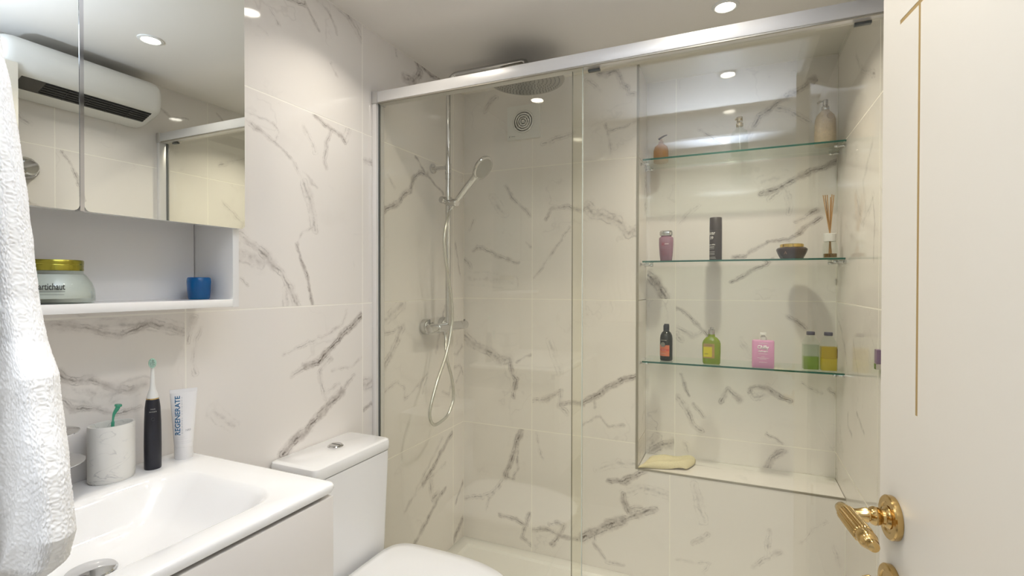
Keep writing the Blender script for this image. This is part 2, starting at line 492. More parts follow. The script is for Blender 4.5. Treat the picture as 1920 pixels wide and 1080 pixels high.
VEINS['N'] = [
    (0.0131, 0.90, [(1.27,1.942),(1.294,1.983),(1.339,2.016),(1.374,2.042),(1.405,2.057),(1.453,2.075),(1.485,2.102)]),
    (0.0104, 0.50, [(1.351,2.002),(1.397,1.989),(1.464,1.934)]),
    (0.0090, 0.50, [(1.045,1.954),(1.093,1.918),(1.147,1.875)]),
    (0.0154, 0.40, [(1.24,1.892),(1.264,1.945)]),
    (0.0114, 1.00, [(1.292,1.659),(1.331,1.661),(1.37,1.682),(1.412,1.705),(1.474,1.738),(1.52,1.747),(1.562,1.766)]),
    (0.0126, 0.40, [(1.331,1.634),(1.38,1.679),(1.399,1.612),(1.396,1.573)]),
    (0.0087, 1.00, [(1.191,1.394),(1.236,1.398),(1.283,1.431),(1.322,1.454),(1.4,1.462),(1.438,1.487),(1.466,1.518),(1.507,1.546)]),
    (0.0088, 0.70, [(1.423,1.531),(1.456,1.551),(1.497,1.576)]),
    (0.0087, 0.90, [(1.185,1.292),(1.253,1.33),(1.342,1.38)]),
    (0.0200, 1.00, [(0.841,1.321),(0.872,1.285),(0.897,1.249),(0.916,1.216)]),
    (0.0100, 0.40, [(0.94,1.523),(1.051,1.623)]),
    (0.0304, 0.20, [(1.301,1.707),(1.379,1.723)]),
    (0.0087, 0.90, [(0.841,1.203),(0.907,1.173),(0.98,1.162),(1.025,1.128),(1.065,1.083),(1.102,1.05)]),
    (0.0100, 0.50, [(0.958,1.088),(0.994,1.068),(1.032,1.046),(1.065,1.071)]),
    (0.0150, 0.60, [(0.96,1.06),(0.981,1.03)]),
    (0.0076, 0.80, [(0.981,0.878),(0.997,0.837),(1.015,0.794)]),
    (0.0127, 0.80, [(1.146,0.776),(1.162,0.805),(1.173,0.833),(1.215,0.787)]),
    (0.0101, 0.90, [(1.256,0.825),(1.266,0.843),(1.296,0.848),(1.326,0.842),(1.369,0.813),(1.411,0.799)]),
    (0.0152, 0.40, [(1.256,0.829),(1.276,0.804),(1.316,0.819)]),
    (0.0125, 0.40, [(1.22,1.041),(1.24,1.004),(1.259,0.976)]),
    (0.0100, 0.60, [(1.396,1.15),(1.431,1.129),(1.459,1.104)]),
    (0.0077, 0.60, [(1.544,0.865),(1.565,0.842)]),
    (0.0128, 0.60, [(0.966,0.782),(1.0,0.731),(1.027,0.67),(1.069,0.637)]),
    (0.0102, 0.60, [(1.033,0.751),(1.077,0.704)]),
    (0.0076, 0.50, [(1.451,0.875),(1.516,0.848)]),
    (0.0183, 0.90, [(0.856,0.522),(0.898,0.552),(0.951,0.573)]),
    (0.0210, 0.40, [(0.846,0.538),(0.879,0.586)]),
    (0.0130, 0.80, [(1.323,0.512),(1.341,0.559),(1.378,0.591)]),
    (0.0077, 0.60, [(1.323,0.657),(1.346,0.644),(1.378,0.624)]),
    (0.0130, 0.35, [(0.998,0.577),(1.012,0.536)]),
]
VEINS['R'] = [
    (0.0185, 0.40, [(2.0,1.575),(1.942,1.509),(1.897,1.474),(1.828,1.502),(1.771,1.533)]),
    (0.0057, 0.60, [(1.771,1.533),(1.75,1.453),(1.759,1.346)]),
    (0.0095, 0.50, [(2.32,1.156),(2.231,1.105),(2.158,1.034),(2.108,0.964)]),
    (0.0086, 0.40, [(2.024,1.086),(1.981,1.02),(1.924,0.968)]),
    (0.0058, 0.40, [(1.803,1.141),(1.739,1.093)]),
    (0.0092, 0.60, [(2.103,0.823),(2.101,0.777),(2.039,0.766)]),
    (0.0085, 0.60, [(1.967,0.856),(1.92,0.841),(1.861,0.819)]),
    (0.0099, 0.40, [(2.249,0.738),(2.193,0.654)]),
    (0.0109, 0.50, [(2.016,2.045),(1.935,1.969),(1.764,1.887)]),
    (0.0074, 0.40, [(1.694,1.551),(1.666,1.531)]),
]

def seg_group():
    g = bpy.data.node_groups.new('vein_segment', 'ShaderNodeTree')
    I = g.interface
    I.new_socket('P', in_out='INPUT', socket_type='NodeSocketVector')
    I.new_socket('A', in_out='INPUT', socket_type='NodeSocketVector')
    I.new_socket('AB', in_out='INPUT', socket_type='NodeSocketVector')
    I.new_socket('InvLen2', in_out='INPUT', socket_type='NodeSocketFloat')
    I.new_socket('InvWidth', in_out='INPUT', socket_type='NodeSocketFloat')
    I.new_socket('Dark', in_out='INPUT', socket_type='NodeSocketFloat')
    I.new_socket('Halo', in_out='OUTPUT', socket_type='NodeSocketFloat')
    I.new_socket('Core', in_out='OUTPUT', socket_type='NodeSocketFloat')
    N = g.nodes; Lk = g.links
    gi = N.new('NodeGroupInput'); go = N.new('NodeGroupOutput')
    def vm(op, a, b):
        n = N.new('ShaderNodeVectorMath'); n.operation = op
        Lk.new(a, n.inputs[0])
        if b is not None:
            Lk.new(b, n.inputs[1])
        return n
    def mt(op, a, b=None, clamp=False):
        n = N.new('ShaderNodeMath'); n.operation = op; n.use_clamp = clamp
        for i, s in enumerate((a, b)):
            if s is None:
                continue
            if isinstance(s, (int, float)):
                n.inputs[i].default_value = s
            else:
                Lk.new(s, n.inputs[i])
        return n.outputs[0]
    pa = vm('SUBTRACT', gi.outputs['P'], gi.outputs['A']).outputs[0]
    dt = vm('DOT_PRODUCT', pa, gi.outputs['AB']).outputs['Value']
    t = mt('MULTIPLY', dt, gi.outputs['InvLen2'], True)
    sc = N.new('ShaderNodeVectorMath'); sc.operation = 'SCALE'
    Lk.new(gi.outputs['AB'], sc.inputs[0]); Lk.new(t, sc.inputs['Scale'])
    d = vm('DISTANCE', pa, sc.outputs[0]).outputs['Value']
    q = mt('MULTIPLY', d, gi.outputs['InvWidth'])
    h = mt('SUBTRACT', 1.0, q, True)
    h2 = mt('POWER', h, 0.75)
    halo = mt('MULTIPLY', h2, gi.outputs['Dark'])
    c1 = mt('SUBTRACT', 1.0, mt('MULTIPLY', q, 5.0), True)
    c2 = mt('SUBTRACT', 0.6, mt('MULTIPLY', mt('ABSOLUTE', mt('SUBTRACT', q, 0.45)), 6.0), True)
    c = mt('MAXIMUM', c1, c2)
    core = mt('MULTIPLY', c, gi.outputs['Dark'])
    Lk.new(halo, go.inputs['Halo']); Lk.new(core, go.inputs['Core'])
    return g
SEG = seg_group()
TILE_BASE = (0.86, 0.825, 0.785)

def marble(name, axis, veins, seed):
    """polished marble-look porcelain: given veins plus faint clouding and hairlines"""
    m = bpy.data.materials.new(name); m.use_nodes = True
    nt = m.node_tree; N = nt.nodes; Lk = nt.links; b = N['Principled BSDF']
    b.inputs['Roughness'].default_value = 0.06
    b.inputs['Specular IOR Level'].default_value = 0.5
    geo = N.new('ShaderNodeNewGeometry')
    sep = N.new('ShaderNodeSeparateXYZ'); Lk.new(geo.outputs['Position'], sep.inputs[0])
    cmb = N.new('ShaderNodeCombineXYZ')
    if axis == 'z':
        Lk.new(sep.outputs['X'], cmb.inputs[0]); Lk.new(sep.outputs['Y'], cmb.inputs[1])
    else:
        Lk.new(sep.outputs['Y' if axis == 'x' else 'X'], cmb.inputs[0]); Lk.new(sep.outputs['Z'], cmb.inputs[1])
    P = cmb.outputs[0]
    off = N.new('ShaderNodeVectorMath'); off.operation = 'ADD'; Lk.new(P, off.inputs[0])
    off.inputs[1].default_value = (seed * 3.17, seed * 1.31, seed * 0.77)
    def nz(scale, detail, rough=0.55):
        n = N.new('ShaderNodeTexNoise'); n.inputs['Scale'].default_value = scale
        n.inputs['Detail'].default_value = detail; n.inputs['Roughness'].default_value = rough
        Lk.new(off.outputs[0], n.inputs['Vector'])
        return n
    def mt(op, a, bb=None, clamp=False):
        n = N.new('ShaderNodeMath'); n.operation = op; n.use_clamp = clamp
        for i, s in enumerate((a, bb)):
            if s is None:
                continue
            if isinstance(s, (int, float)):
                n.inputs[i].default_value = s
            else:
                Lk.new(s, n.inputs[i])
        return n.outputs[0]
    def ramp(fac, a, c0, c, c1):
        n = N.new('ShaderNodeMapRange'); n.inputs['From Min'].default_value = a; n.inputs['From Max'].default_value = c
        n.inputs['To Min'].default_value = c0; n.inputs['To Max'].default_value = c1
        n.interpolation_type = 'SMOOTHSTEP'
        Lk.new(fac, n.inputs['Value'])
        return n.outputs[0]
    # ragged edges: warp the plane coordinates
    wn = nz(15, 6, 0.64)
    sb = N.new('ShaderNodeVectorMath'); sb.operation = 'SUBTRACT'; Lk.new(wn.outputs['Color'], sb.inputs[0]); sb.inputs[1].default_value = (0.5, 0.5, 0.5)
    sc = N.new('ShaderNodeVectorMath'); sc.operation = 'SCALE'; Lk.new(sb.outputs[0], sc.inputs[0]); sc.inputs['Scale'].default_value = 0.036
    ml = N.new('ShaderNodeVectorMath'); ml.operation = 'MULTIPLY'; Lk.new(sc.outputs[0], ml.inputs[0]); ml.inputs[1].default_value = (1, 1, 0)
    ad = N.new('ShaderNodeVectorMath'); ad.operation = 'ADD'; Lk.new(P, ad.inputs[0]); Lk.new(ml.outputs[0], ad.inputs[1])
    W = ad.outputs[0]
    halo = core = None
    for hw, dark, pts in veins:
        for k in range(len(pts) - 1):
            (ax, ay), (bx, by) = pts[k], pts[k + 1]
            dx, dy = bx - ax, by - ay
            g = N.new('ShaderNodeGroup'); g.node_tree = SEG
            Lk.new(W, g.inputs['P'])
            g.inputs['A'].default_value = (ax, ay, 0); g.inputs['AB'].default_value = (dx, dy, 0)
            g.inputs['InvLen2'].default_value = 1.0 / max(1e-6, dx * dx + dy * dy)
            g.inputs['InvWidth'].default_value = 1.0 / (hw * (2.0 if dark < 0.6 else 1.75))
            g.inputs['Dark'].default_value = dark
            if halo is None:
                halo, core = g.outputs['Halo'], g.outputs['Core']
            else:
                halo = mt('MAXIMUM', halo, g.outputs['Halo']); core = mt('MAXIMUM', core, g.outputs['Core'])
    mod = nz(48, 4, 0.6)
    modf = ramp(mod.outputs['Fac'], 0.30, 0.50, 0.66, 1.0)
    fine = nz(34, 4, 0.62)
    finef = ramp(fine.outputs['Fac'], 0.42, 0.08, 0.64, 1.0)
    # faint generic clouding and hairlines that every tile has
    cl = nz(2.6, 5, 0.6)
    cloud = ramp(cl.outputs['Fac'], 0.55, 0.0, 0.78, 0.16 if veins else 0.30)
    hn = nz(3.4, 4, 0.55)
    hd = mt('ABSOLUTE', mt('SUBTRACT', hn.outputs['Fac'], 0.5))
    hair = mt('MULTIPLY', ramp(hd, 0.0, 1.0, 0.012, 0.0), ramp(cl.outputs['Fac'], 0.50, 0.0, 0.66, 0.22 if veins else 0.75))
    f1 = cloud
    if halo is not None:
        wob = nz(20, 4, 0.6)
        tt = mt('ADD', halo, mt('MULTIPLY', mt('SUBTRACT', wob.outputs['Fac'], 0.5), 1.1))
        hh = mt('MULTIPLY', ramp(tt, 0.10, 0.0, 1.05, 0.78), mt('MULTIPLY', halo, 4.0, True))
        f1 = mt('MAXIMUM', f1, mt('MULTIPLY', hh, modf))
    f1 = mt('MAXIMUM', f1, mt('MULTIPLY', hair, 0.6))
    f2 = mt('MULTIPLY', hair, 0.25)
    if core is not None:
        f2 = mt('MAXIMUM', f2, mt('MULTIPLY', mt('MULTIPLY', core, finef), 0.95))
    m1 = N.new('ShaderNodeMix'); m1.data_type = 'RGBA'; m1.clamp_factor = True
    m1.inputs[6].default_value = (*TILE_BASE, 1); m1.inputs[7].default_value = (0.42, 0.375, 0.345, 1)
    Lk.new(f1, m1.inputs[0])
    m2 = N.new('ShaderNodeMix'); m2.data_type = 'RGBA'; m2.clamp_factor = True
    Lk.new(m1.outputs[2], m2.inputs[6]); m2.inputs[7].default_value = (0.13, 0.105, 0.09, 1)
    Lk.new(f2, m2.inputs[0])
    Lk.new(m2.outputs[2], b.inputs['Base Color'])
    return m

AXF = {'x': lambda v: (lambda a, b, d: (v + d, a, b)),
       'y': lambda v: (lambda a, b, d: (a, v + d, b)),
       'z': lambda v: (lambda a, b, d: (a, b, v + d))}
tile_n = [0]
def inside(p, poly):
    x, y = p; c = False; n = len(poly)
    for i in range(n):
        (x0, y0), (x1, y1) = poly[i], poly[i - 1]
        if (y0 > y) != (y1 > y) and x < (x1 - x0) * (y - y0) / (y1 - y0) + x0:
            c = not c
    return c

def tile(parent, axis, val, sign, poly, veins):
    """one tile: face at val on the given axis, 8 mm thick going to sign*d"""
    tile_n[0] += 1
    cx = sum(p[0] for p in poly) / len(poly); cy = sum(p[1] for p in poly) / len(poly)
    gap = 0.0017
    q = [(a + (gap if a < cx else -gap), b + (gap if b < cy else -gap)) for a, b in poly]
    f = AXF[axis](val)
    bm = new_bm()
    n = len(q)
    ch = 0.0007
    A = [bm.verts.new(f(a, b, 0)) for a, b in [(a + (ch if a < cx else -ch), b + (ch if b < cy else -ch)) for a, b in q]]
    B = [bm.verts.new(f(a, b, sign * ch)) for a, b in q]
    C = [bm.verts.new(f(a, b, sign * 0.008)) for a, b in q]
    bm.faces.new(A); bm.faces.new(C[::-1])
    for i in range(n):
        j = (i + 1) % n
        bm.faces.new((A[i], B[i], B[j], A[j])); bm.faces.new((B[i], C[i], C[j], B[j]))
    mine = []
    for hw, dk, pts in veins:
        mx = sum(p[0] for p in pts) / len(pts); my = sum(p[1] for p in pts) / len(pts)
        if inside((mx, my), poly):
            mine.append((hw, dk, pts))
    mat = marble('marble_tile_%d' % tile_n[0], axis, mine, tile_n[0])
    return finish('tile', bm, mat, parent)

def rect(a0, a1, b0, b1):
    return [(a0, b0), (a1, b0), (a1, b1), (a0, b1)]

def tiled(parent, axis, val, sign, cols, rows, veins, skip=lambda i, j: False):
    for i in range(len(cols) - 1):
        for j in range(len(rows) - 1):
            if skip(i, j):
                continue
            tile(parent, axis, val, sign, rect(cols[i], cols[i + 1], rows[j], rows[j + 1]), veins)

def slab(name, a, b, mat, label=None):
    bm = new_bm(); box(bm, a, b)
    return struct(finish(name, bm, mat), label)

G = 0.0003    # grout sits this far behind the tile faces
wl = slab('wall_left', (-0.12, -0.02, 0), (-G, YN + 0.12, ZC), M['grout'], 'left wall of white marble tiles with grey veins')
tiled(wl, 'x', 0.0, -1, [YF + 0.001, 0.1575, 0.7809, 1.4047, 2.0286, YB], ZROW, VEINS['L'])

# back wall of the shower with the tall niche: three slabs around the recess
bm = new_bm()
box(bm, (0, YB + G, 0), (XN - 0.008, YN + 0.12, ZC))
box(bm, (XN - 0.008, YB + G, 0), (XR, YN + 0.12, ZN - 0.006))
box(bm, (XN - 0.008, YN + G, ZN - 0.006), (XR, YN + 0.12, ZC))
wb = struct(finish('wall_back', bm, M['grout']), 'marble tiled back wall of the shower with a tall recessed niche')
tiled(wb, 'y', YB, 1, [0, 0.3556, XN], ZROW[1:], VEINS['B'])
tile(wb, 'y', YB, 1, rect(0, 0.3556, 0, ZROW[1]), VEINS['B'])
tile(wb, 'y', YB, 1, [(0.3556, 0), (0.96, 0), (0.96, ZN), (XN, ZN), (XN, ZROW[1]), (0.3556, ZROW[1])], VEINS['B'])
tile(wb, 'y', YB, 1, rect(0.96, XR, 0, ZN), VEINS['B'])
tiled(wb, 'y', YN, 1, [XN, 0.9555, XR], [ZN] + ZROW[1:], VEINS['N'])
tiled(wb, 'x', XN, -1, [YB, YN], [ZN] + ZROW[1:], [])          # niche left cheek
tile(wb, 'z', ZN, -1, rect(XN, XR, YB, YN), [(0.004, 0.6, [(0.90, 2.20), (1.0, 2.27), (1.15, 2.26)]), (0.01, 0.3, [(1.2, 2.29), (1.4, 2.30)])])

wr = slab('wall_right', (XR + G, -0.02, 0), (XR + 0.12, YN + 0.12, ZC), M['grout'], 'right wall of white marble tiles')
tiled(wr, 'x', XR, 1, [YF, 0.452, 1.076, 1.70, YN], ZROW, VEINS['R'] + [
    (0.008, 0.7, [(1.10, 1.80), (1.15, 1.70), (1.17, 1.62)]), (0.006, 0.6, [(0.95, 1.62), (1.0, 1.58), (1.07, 1.55)]),
    (0.01, 0.4, [(1.12, 1.50), (1.16, 1.42), (1.13, 1.36)]), (0.008, 0.5, [(1.45, 1.5), (1.52, 1.4), (1.50, 1.3)]),
    (0.006, 0.6, [(1.45, 2.10), (1.52, 2.06), (1.6, 2.08)]), (0.006, 0.7, [(1.75, 2.15), (1.8, 2.10), (1.86, 2.11)]),
    (0.01, 0.35, [(0.9, 1.95), (1.0, 1.88)]), (0.012, 0.35, [(1.78, 1.7), (1.9, 1.6), (1.85, 1.5)])])

# front wall with the doorway (camera stands in it)
DX0, DX1, DZ = 0.745, 1.50, 2.045
bm = new_bm()
box(bm, (0, -0.02, 0), (DX0, YF, ZC))
box(bm, (DX0, -0.02, DZ), (DX1, YF, ZC))
box(bm, (DX1, -0.02, 0), (XR, YF, ZC))
wf = struct(finish('wall_front', bm, M['paint']), 'painted wall around the bathroom doorway')
bm = new_bm()       # architrave, room side
box(bm, (DX0 - 0.065, YF, 0.006), (DX0, YF + 0.016, DZ + 0.065))
box(bm, (DX0, YF, DZ), (DX1 + 0.05, YF + 0.016, DZ + 0.065))
struct(finish('trim_1', bm, M['white_lacquer'], bevel=0.004), 'white architrave around the doorway')
bm = new_bm()       # inner moulding line
box(bm, (DX0 - 0.02, YF + 0.016, 0.006), (DX0 - 0.006, YF + 0.024, DZ + 0.02))
box(bm, (DX0 - 0.006, YF + 0.016, DZ + 0.006), (DX1 + 0.05, YF + 0.024, DZ + 0.02))
struct(finish('trim_2', bm, M['white_lacquer'], bevel=0.003), 'raised bead on the architrave')

slab('floor', (-0.12, -1.9, -0.1), (XR + 0.8, YN + 0.12, 0.0), M['floor'], 'grey tiled floor')
slab('ceiling', (-0.12, -0.02, ZC), (XR + 0.12, YN + 0.12, ZC + 0.1), M['ceiling'], 'plain white ceiling')
# hall behind the camera
slab('wall_hall_left', (0.1, -1.9, 0), (0.2, -0.02, 2.5), M['paint'])
slab('wall_hall_right', (2.1, -1.9, 0), (2.2, -0.02, 2.5), M['paint'])
slab('wall_hall_front', (XR + 0.12, -0.02, 0), (2.2, 0.08, 2.5), M['paint'])
slab('ceiling_hall', (0.1, -1.9, 2.5), (2.2, -0.02, 2.6), M['ceiling'])
slab('wall_hall_lintel', (0.1, -0.025, ZC + 0.1), (2.2, -0.02, 2.5), M['paint'])
slab('wall_hall_end', (0.2, -1.9, 0), (2.1, -1.8, 2.5), M['paint'])

# niche trims
bm = new_bm(); box(bm, (XN - 0.008, YB - 0.0015, ZN - 0.004), (XN + 0.0015, YB + 0.010, ZC - 0.001))
struct(finish('trim_3', bm, M['trim'], bevel=0.001), 'vertical metal corner trim at the niche edge')
bm = new_bm(); box(bm, (XN + 0.0015, YB - 0.0012, ZN - 0.006), (XR - 0.001, YB + 0.006, ZN + 0.0006))
struct(finish('trim_4', bm, M['trim'], bevel=0.001), 'thin metal trim along the niche sill')

# ---------------------------------------------------------------- ceiling downlights
M['lamp'] = pmat('lamp_lens', (1, 1, 1), 0.3, emit=((1.0, 0.94, 0.84), 14.0))
DL = [((1.165, 1.795), 'round recessed downlight above the shower niche'),
      ((1.13, 1.175), 'round recessed downlight in the middle of the ceiling near the right wall'),
      ((1.165, 0.60), 'round recessed downlight just inside the doorway'),
      ((0.29, 1.19), 'round recessed downlight above the toilet'),
      ((0.30, 0.61), 'round recessed downlight above the washbasin')]
for k_, ((x, y), lab) in enumerate(DL):
    t = thing('downlight', lab, 'downlight', (x, y, ZC), group='recessed ceiling downlights')
    bm = new_bm()
    lathe(bm, [(0.030, 0.0), (0.030, -0.004), (0.033, -0.0055), (0.041, -0.0035), (0.042, 0.0)], 32, cap=False)
    finish('bezel', bm, M['white_plastic'], t, smooth=True)
    bm = new_bm(); lathe(bm, [(0.0295, -0.0025), (0.0295, -0.0005)], 32)
    finish('lens', bm, M['lamp'], t)
    l = bpy.data.lights.new('downlight_beam', 'AREA'); l.shape = 'DISK'; l.size = 0.055
    l.energy = DOWNLIGHT_W * (1.9, 1.05, 1.05, 0.8, 0.85)[k_]; l.color = DOWNLIGHT_COL; l.spread = math.radians(120)
    lo = bpy.data.objects.new('downlight_beam', l); COL.objects.link(lo)
    lo.parent = t; lo.location = (0, 0, -0.008)

# ---------------------------------------------------------------- mirror cabinet on the left wall
CY0, CY1 = 0.180, 0.8105      # width along the wall
CX = 0.146                    # carcass depth
XMIR = 0.165                  # mirror face
t = thing('mirror_cabinet', 'white wall cabinet with two mirror doors and an open shelf below', 'cabinet', (0, 0.495, 1.225))
O = Vector((0, 0.495, 1.225))
def loc3(bm, o=O):
    bmesh.ops.translate(bm, verts=bm.verts[:], vec=-o)
T = 0.0155
bm = new_bm(); box(bm, (0.0005, CY1 - T, 1.225), (CX, CY1, 2.02)); loc3(bm)
finish('side_panel', bm, M['white_lacquer'], t, bevel=0.0008)
bm = new_bm(); box(bm, (0.0005, CY0, 1.225), (CX, CY0 + T, 2.02)); loc3(bm)
finish('side_panel', bm, M['white_lacquer'], t, bevel=0.0008)
bm = new_bm(); box(bm, (0.0005, CY0 + T, 1.226), (CX, CY1 - T, 1.243)); loc3(bm)
finish('shelf_board', bm, M['white_lacquer'], t, bevel=0.0008)
bm = new_bm(); box(bm, (0.0005, CY0 + T, 1.243), (0.012, CY1 - T - 0.0012, 2.02)); loc3(bm)
finish('back_panel', bm, M['white_lacquer'], t)
bm = new_bm(); box(bm, (0.012, CY0 + T, 1.445), (CX, CY1 - T, 1.461)); loc3(bm)
finish('cabinet_floor', bm, M['white_lacquer'], t)
bm = new_bm(); box(bm, (0.012, CY0 + T, 2.004), (CX, CY1 - T, 2.02)); loc3(bm)
finish('cabinet_top', bm, M['white_lacquer'], t)
for (a, b), rounded in (((0.4985, 0.8115), True), ((0.179, 0.4915), False)):
    cy, cz = (a + b) / 2, (1.4045 + 2.03) / 2
    bm = new_bm()
    prism(bm, rrect((b - a) / 2, (2.03 - 1.4045) / 2, 0.010, 6, cy, cz), lambda p, q, d: (d, p, q), CX + 0.002, XMIR - 0.004); loc3(bm)
    d = finish('door', bm, M['white_lacquer'], t)
    bm = new_bm()
    prism(bm, rrect((b - a) / 2, (2.03 - 1.4045) / 2, 0.010, 6, cy, cz), lambda p, q, d: (d, p, q), XMIR - 0.004, XMIR); loc3(bm)
    finish('mirror', bm, M['mirror'], d)
# aluminium strip between the two doors
bm = new_bm(); box(bm, (CX + 0.004, 0.4918, 1.4045), (XMIR + 0.001, 0.4982, 2.03)); loc3(bm)
finish('centre_strip', bm, M['chrome'], t)

# jar on the cabinet shelf
M['cream'] = pmat('white_cream', (0.80, 0.80, 0.78), 0.35)
M['olive_gold'] = pmat('olive_gold_lid', (0.40, 0.36, 0.06), 0.2, 1.0)
M['print_dark'] = pmat('dark_print', (0.05, 0.05, 0.05), 0.6)
t = thing('cosmetic_jar', 'round glass jar of white cream with an olive gold lid on the cabinet shelf', 'jar', (0.084, 0.492, 1.243), rotz=math.radians(62))
bm = new_bm()
lathe(bm, [(0, 0.0095), (0.052, 0.0095), (0.0542, 0.014), (0.0535, 0.024), (0.050, 0.036), (0.043, 0.047), (0.038, 0.052), (0, 0.0525)], 40)
finish('cream_fill', bm, M['cream'], t, smooth=True)
bm = new_bm()
lathe(bm, [(0, 0.0), (0.053, 0.0), (0.0562, 0.004), (0.0565, 0.014), (0.0555, 0.025), (0.0515, 0.038), (0.044, 0.050), (0.0395, 0.055), (0.0392, 0.060), (0, 0.060)], 40)
M['jar_glass'] = glassmat('jar_glass', (0.86, 0.90, 0.86))
g_ = finish('jar_glass', bm, M['jar_glass'], t, smooth=True)
bm = new_bm()
lathe(bm, [(0, 0.059), (0.0395, 0.059), (0.040, 0.061), (0.0395, 0.0645), (0.040, 0.068), (0.0395, 0.0695), (0.040, 0.071), (0.040, 0.0765), (0.039, 0.078), (0, 0.078)], 40)
finish('lid', bm, M['olive_gold'], t, smooth=True)
text_obj('artichaut', 0.016, M['print_dark'], t, (0, 0, 0.030), width=0.034, bold=0.0002, wrap=0.0555, a0=0.0, lift=0.0008)
bm = new_bm(); label_patch(bm, 0.056, -0.30, 0.30, 0.0215, 0.0222, 0.0008); finish('fine_print', bm, M['print_dark'], t)
bm = new_bm(); label_patch(bm, 0.0565, -0.26, 0.28, 0.0165, 0.0170, 0.0008); finish('fine_print', bm, M['print_dark'], t)

# blue cup
M['blue'] = glassmat('blue_acrylic', (0.06, 0.42, 0.85), body=((0.0, 0.24, 0.58), 0.68))
bm = new_bm()
lathe(bm, [(0, 0), (0.0205, 0), (0.0222, 0.002), (0.0240, 0.020), (0.0252, 0.040), (0.0245, 0.0475), (0.0225, 0.050), (0.0215, 0.047), (0.0205, 0.006), (0, 0.005)], 10)
o = finish('beaker', bm, M['blue'], None, smooth=True, loc=(0.074, 0.764, 1.2432), auto=40)
tag(o, 'small translucent blue faceted beaker in the corner of the cabinet shelf', 'cup')

# ---------------------------------------------------------------- vanity with basin
ZB = 0.885
BX, BY0, BY1 = 0.474, 0.125, 0.772
t = thing('vanity_unit', 'white wall hung vanity drawer unit under the basin', 'cabinet', (0.0, 0.4485, 0.40))
def vbox(name, a, b, mat, parent, bev=0.001):
    bm = new_bm(); box(bm, a, b); bmesh.ops.translate(bm, verts=bm.verts[:], vec=(-0.0, -0.4485, -0.40))
    return finish(name, bm, mat, parent, bevel=bev)
M['vanity'] = pmat('vanity_lacquer', (0.76, 0.73, 0.70), 0.2)
vbox('carcass', (0.001, BY0 + 0.012, 0.40), (0.440, BY1 - 0.010, 0.775), M['vanity'], t)
vbox('drawer_front', (0.449, BY0 + 0.008, 0.635), (0.4705, BY1 - 0.004, 0.8575), M['vanity'], t, 0.0012)
vbox('drawer_front', (0.449, BY0 + 0.008, 0.40), (0.4705, BY1 - 0.004, 0.630), M['vanity'], t, 0.0012)
M['gap'] = pmat('gap_painted_shade', (0.05, 0.047, 0.043), 0.6)
vbox('gap_shade_strip', (0.430, BY0 + 0.012, 0.840), (0.448, BY1 - 0.010, 0.8662), M['gap'], t)  # near-black strip: shade of the gap under the basin put into its colour

t = thing('washbasin', 'white ceramic washbasin with a wide rectangular bowl on the vanity unit', 'basin', (0.0, 0.4485, 0.866))
bm = new_bm()
cy = (BY0 + BY1) / 2; hw = (BY1 - BY0) / 2; cx = BX / 2; hx = BX / 2
bcx, bcy, bhx, bhy = 0.268, 0.412, 0.150, 0.276      # bowl rim centre / half sizes
def ring(cx_, cy_, a, b, r, z):
    return [(x, y, z) for x, y in rrect(a, b, r, 10, cx_, cy_)]
rings = [ring(cx + 0.002, cy, hx - 0.004, hw - 0.006, 0.010, ZB - 0.0185),
         ring(cx + 0.001, cy, hx - 0.001, hw, 0.012, ZB - 0.012),
         ring(cx + 0.001, cy, hx - 0.001, hw, 0.012, ZB - 0.005),
         ring(cx + 0.001, cy, hx - 0.0035, hw - 0.0025, 0.011, ZB - 0.001),
         ring(cx + 0.001, cy, hx - 0.008, hw - 0.007, 0.010, ZB),
         ring(bcx, bcy, bhx + 0.008, bhy + 0.008, 0.070, ZB),
         ring(bcx, bcy, bhx + 0.002, bhy + 0.002, 0.068, ZB - 0.002),
         ring(bcx, bcy, bhx - 0.006, bhy - 0.008, 0.064, ZB - 0.010),
         ring(bcx, bcy, bhx - 0.016, bhy - 0.030, 0.058, ZB - 0.032),
         ring(bcx, bcy, bhx - 0.026, bhy - 0.055, 0.052, ZB - 0.060),
         ring(bcx, bcy, bhx - 0.045, bhy - 0.085, 0.045, ZB - 0.080),
         ring(bcx - 0.005, bcy, bhx - 0.085, bhy - 0.16, 0.035, ZB - 0.088),
         ring(bcx - 0.01, bcy, 0.022, 0.022, 0.0215, ZB - 0.090)]
loft(bm, rings, cap=False)
bm.faces.new([v for v in bm.verts[-44:]])
# underside of the bowl
und = [ring(cx + 0.002, cy, hx - 0.004, hw - 0.006, 0.010, ZB - 0.0185),
       ring(bcx, bcy, bhx + 0.004, bhy + 0.004, 0.06, ZB - 0.0186),
       ring(bcx, bcy, bhx - 0.03, bhy - 0.06, 0.05, ZB - 0.098)]
R2 = loft(bm, und, cap=False); bm.faces.new(R2[-1])
bmesh.ops.remove_doubles(bm, verts=bm.verts[:], dist=1e-6)
bmesh.ops.translate(bm, verts=bm.verts[:], vec=(0, -0.4485, -0.866))
finish('basin_body', bm, M['white_gloss'], t, smooth=True, auto=50)
bm = new_bm()
lathe(bm, [(0, -0.0875), (0.034, -0.0875), (0.036, -0.0855), (0.034, -0.0830), (0.018, -0.0800), (0, -0.0792)], 32, ox=0.220, oy=0.478 - 0.4485)
bmesh.ops.translate(bm, verts=bm.verts[:], vec=(0, 0, ZB - 0.866))
finish('waste_cover', bm, M['chrome'], t, smooth=True)

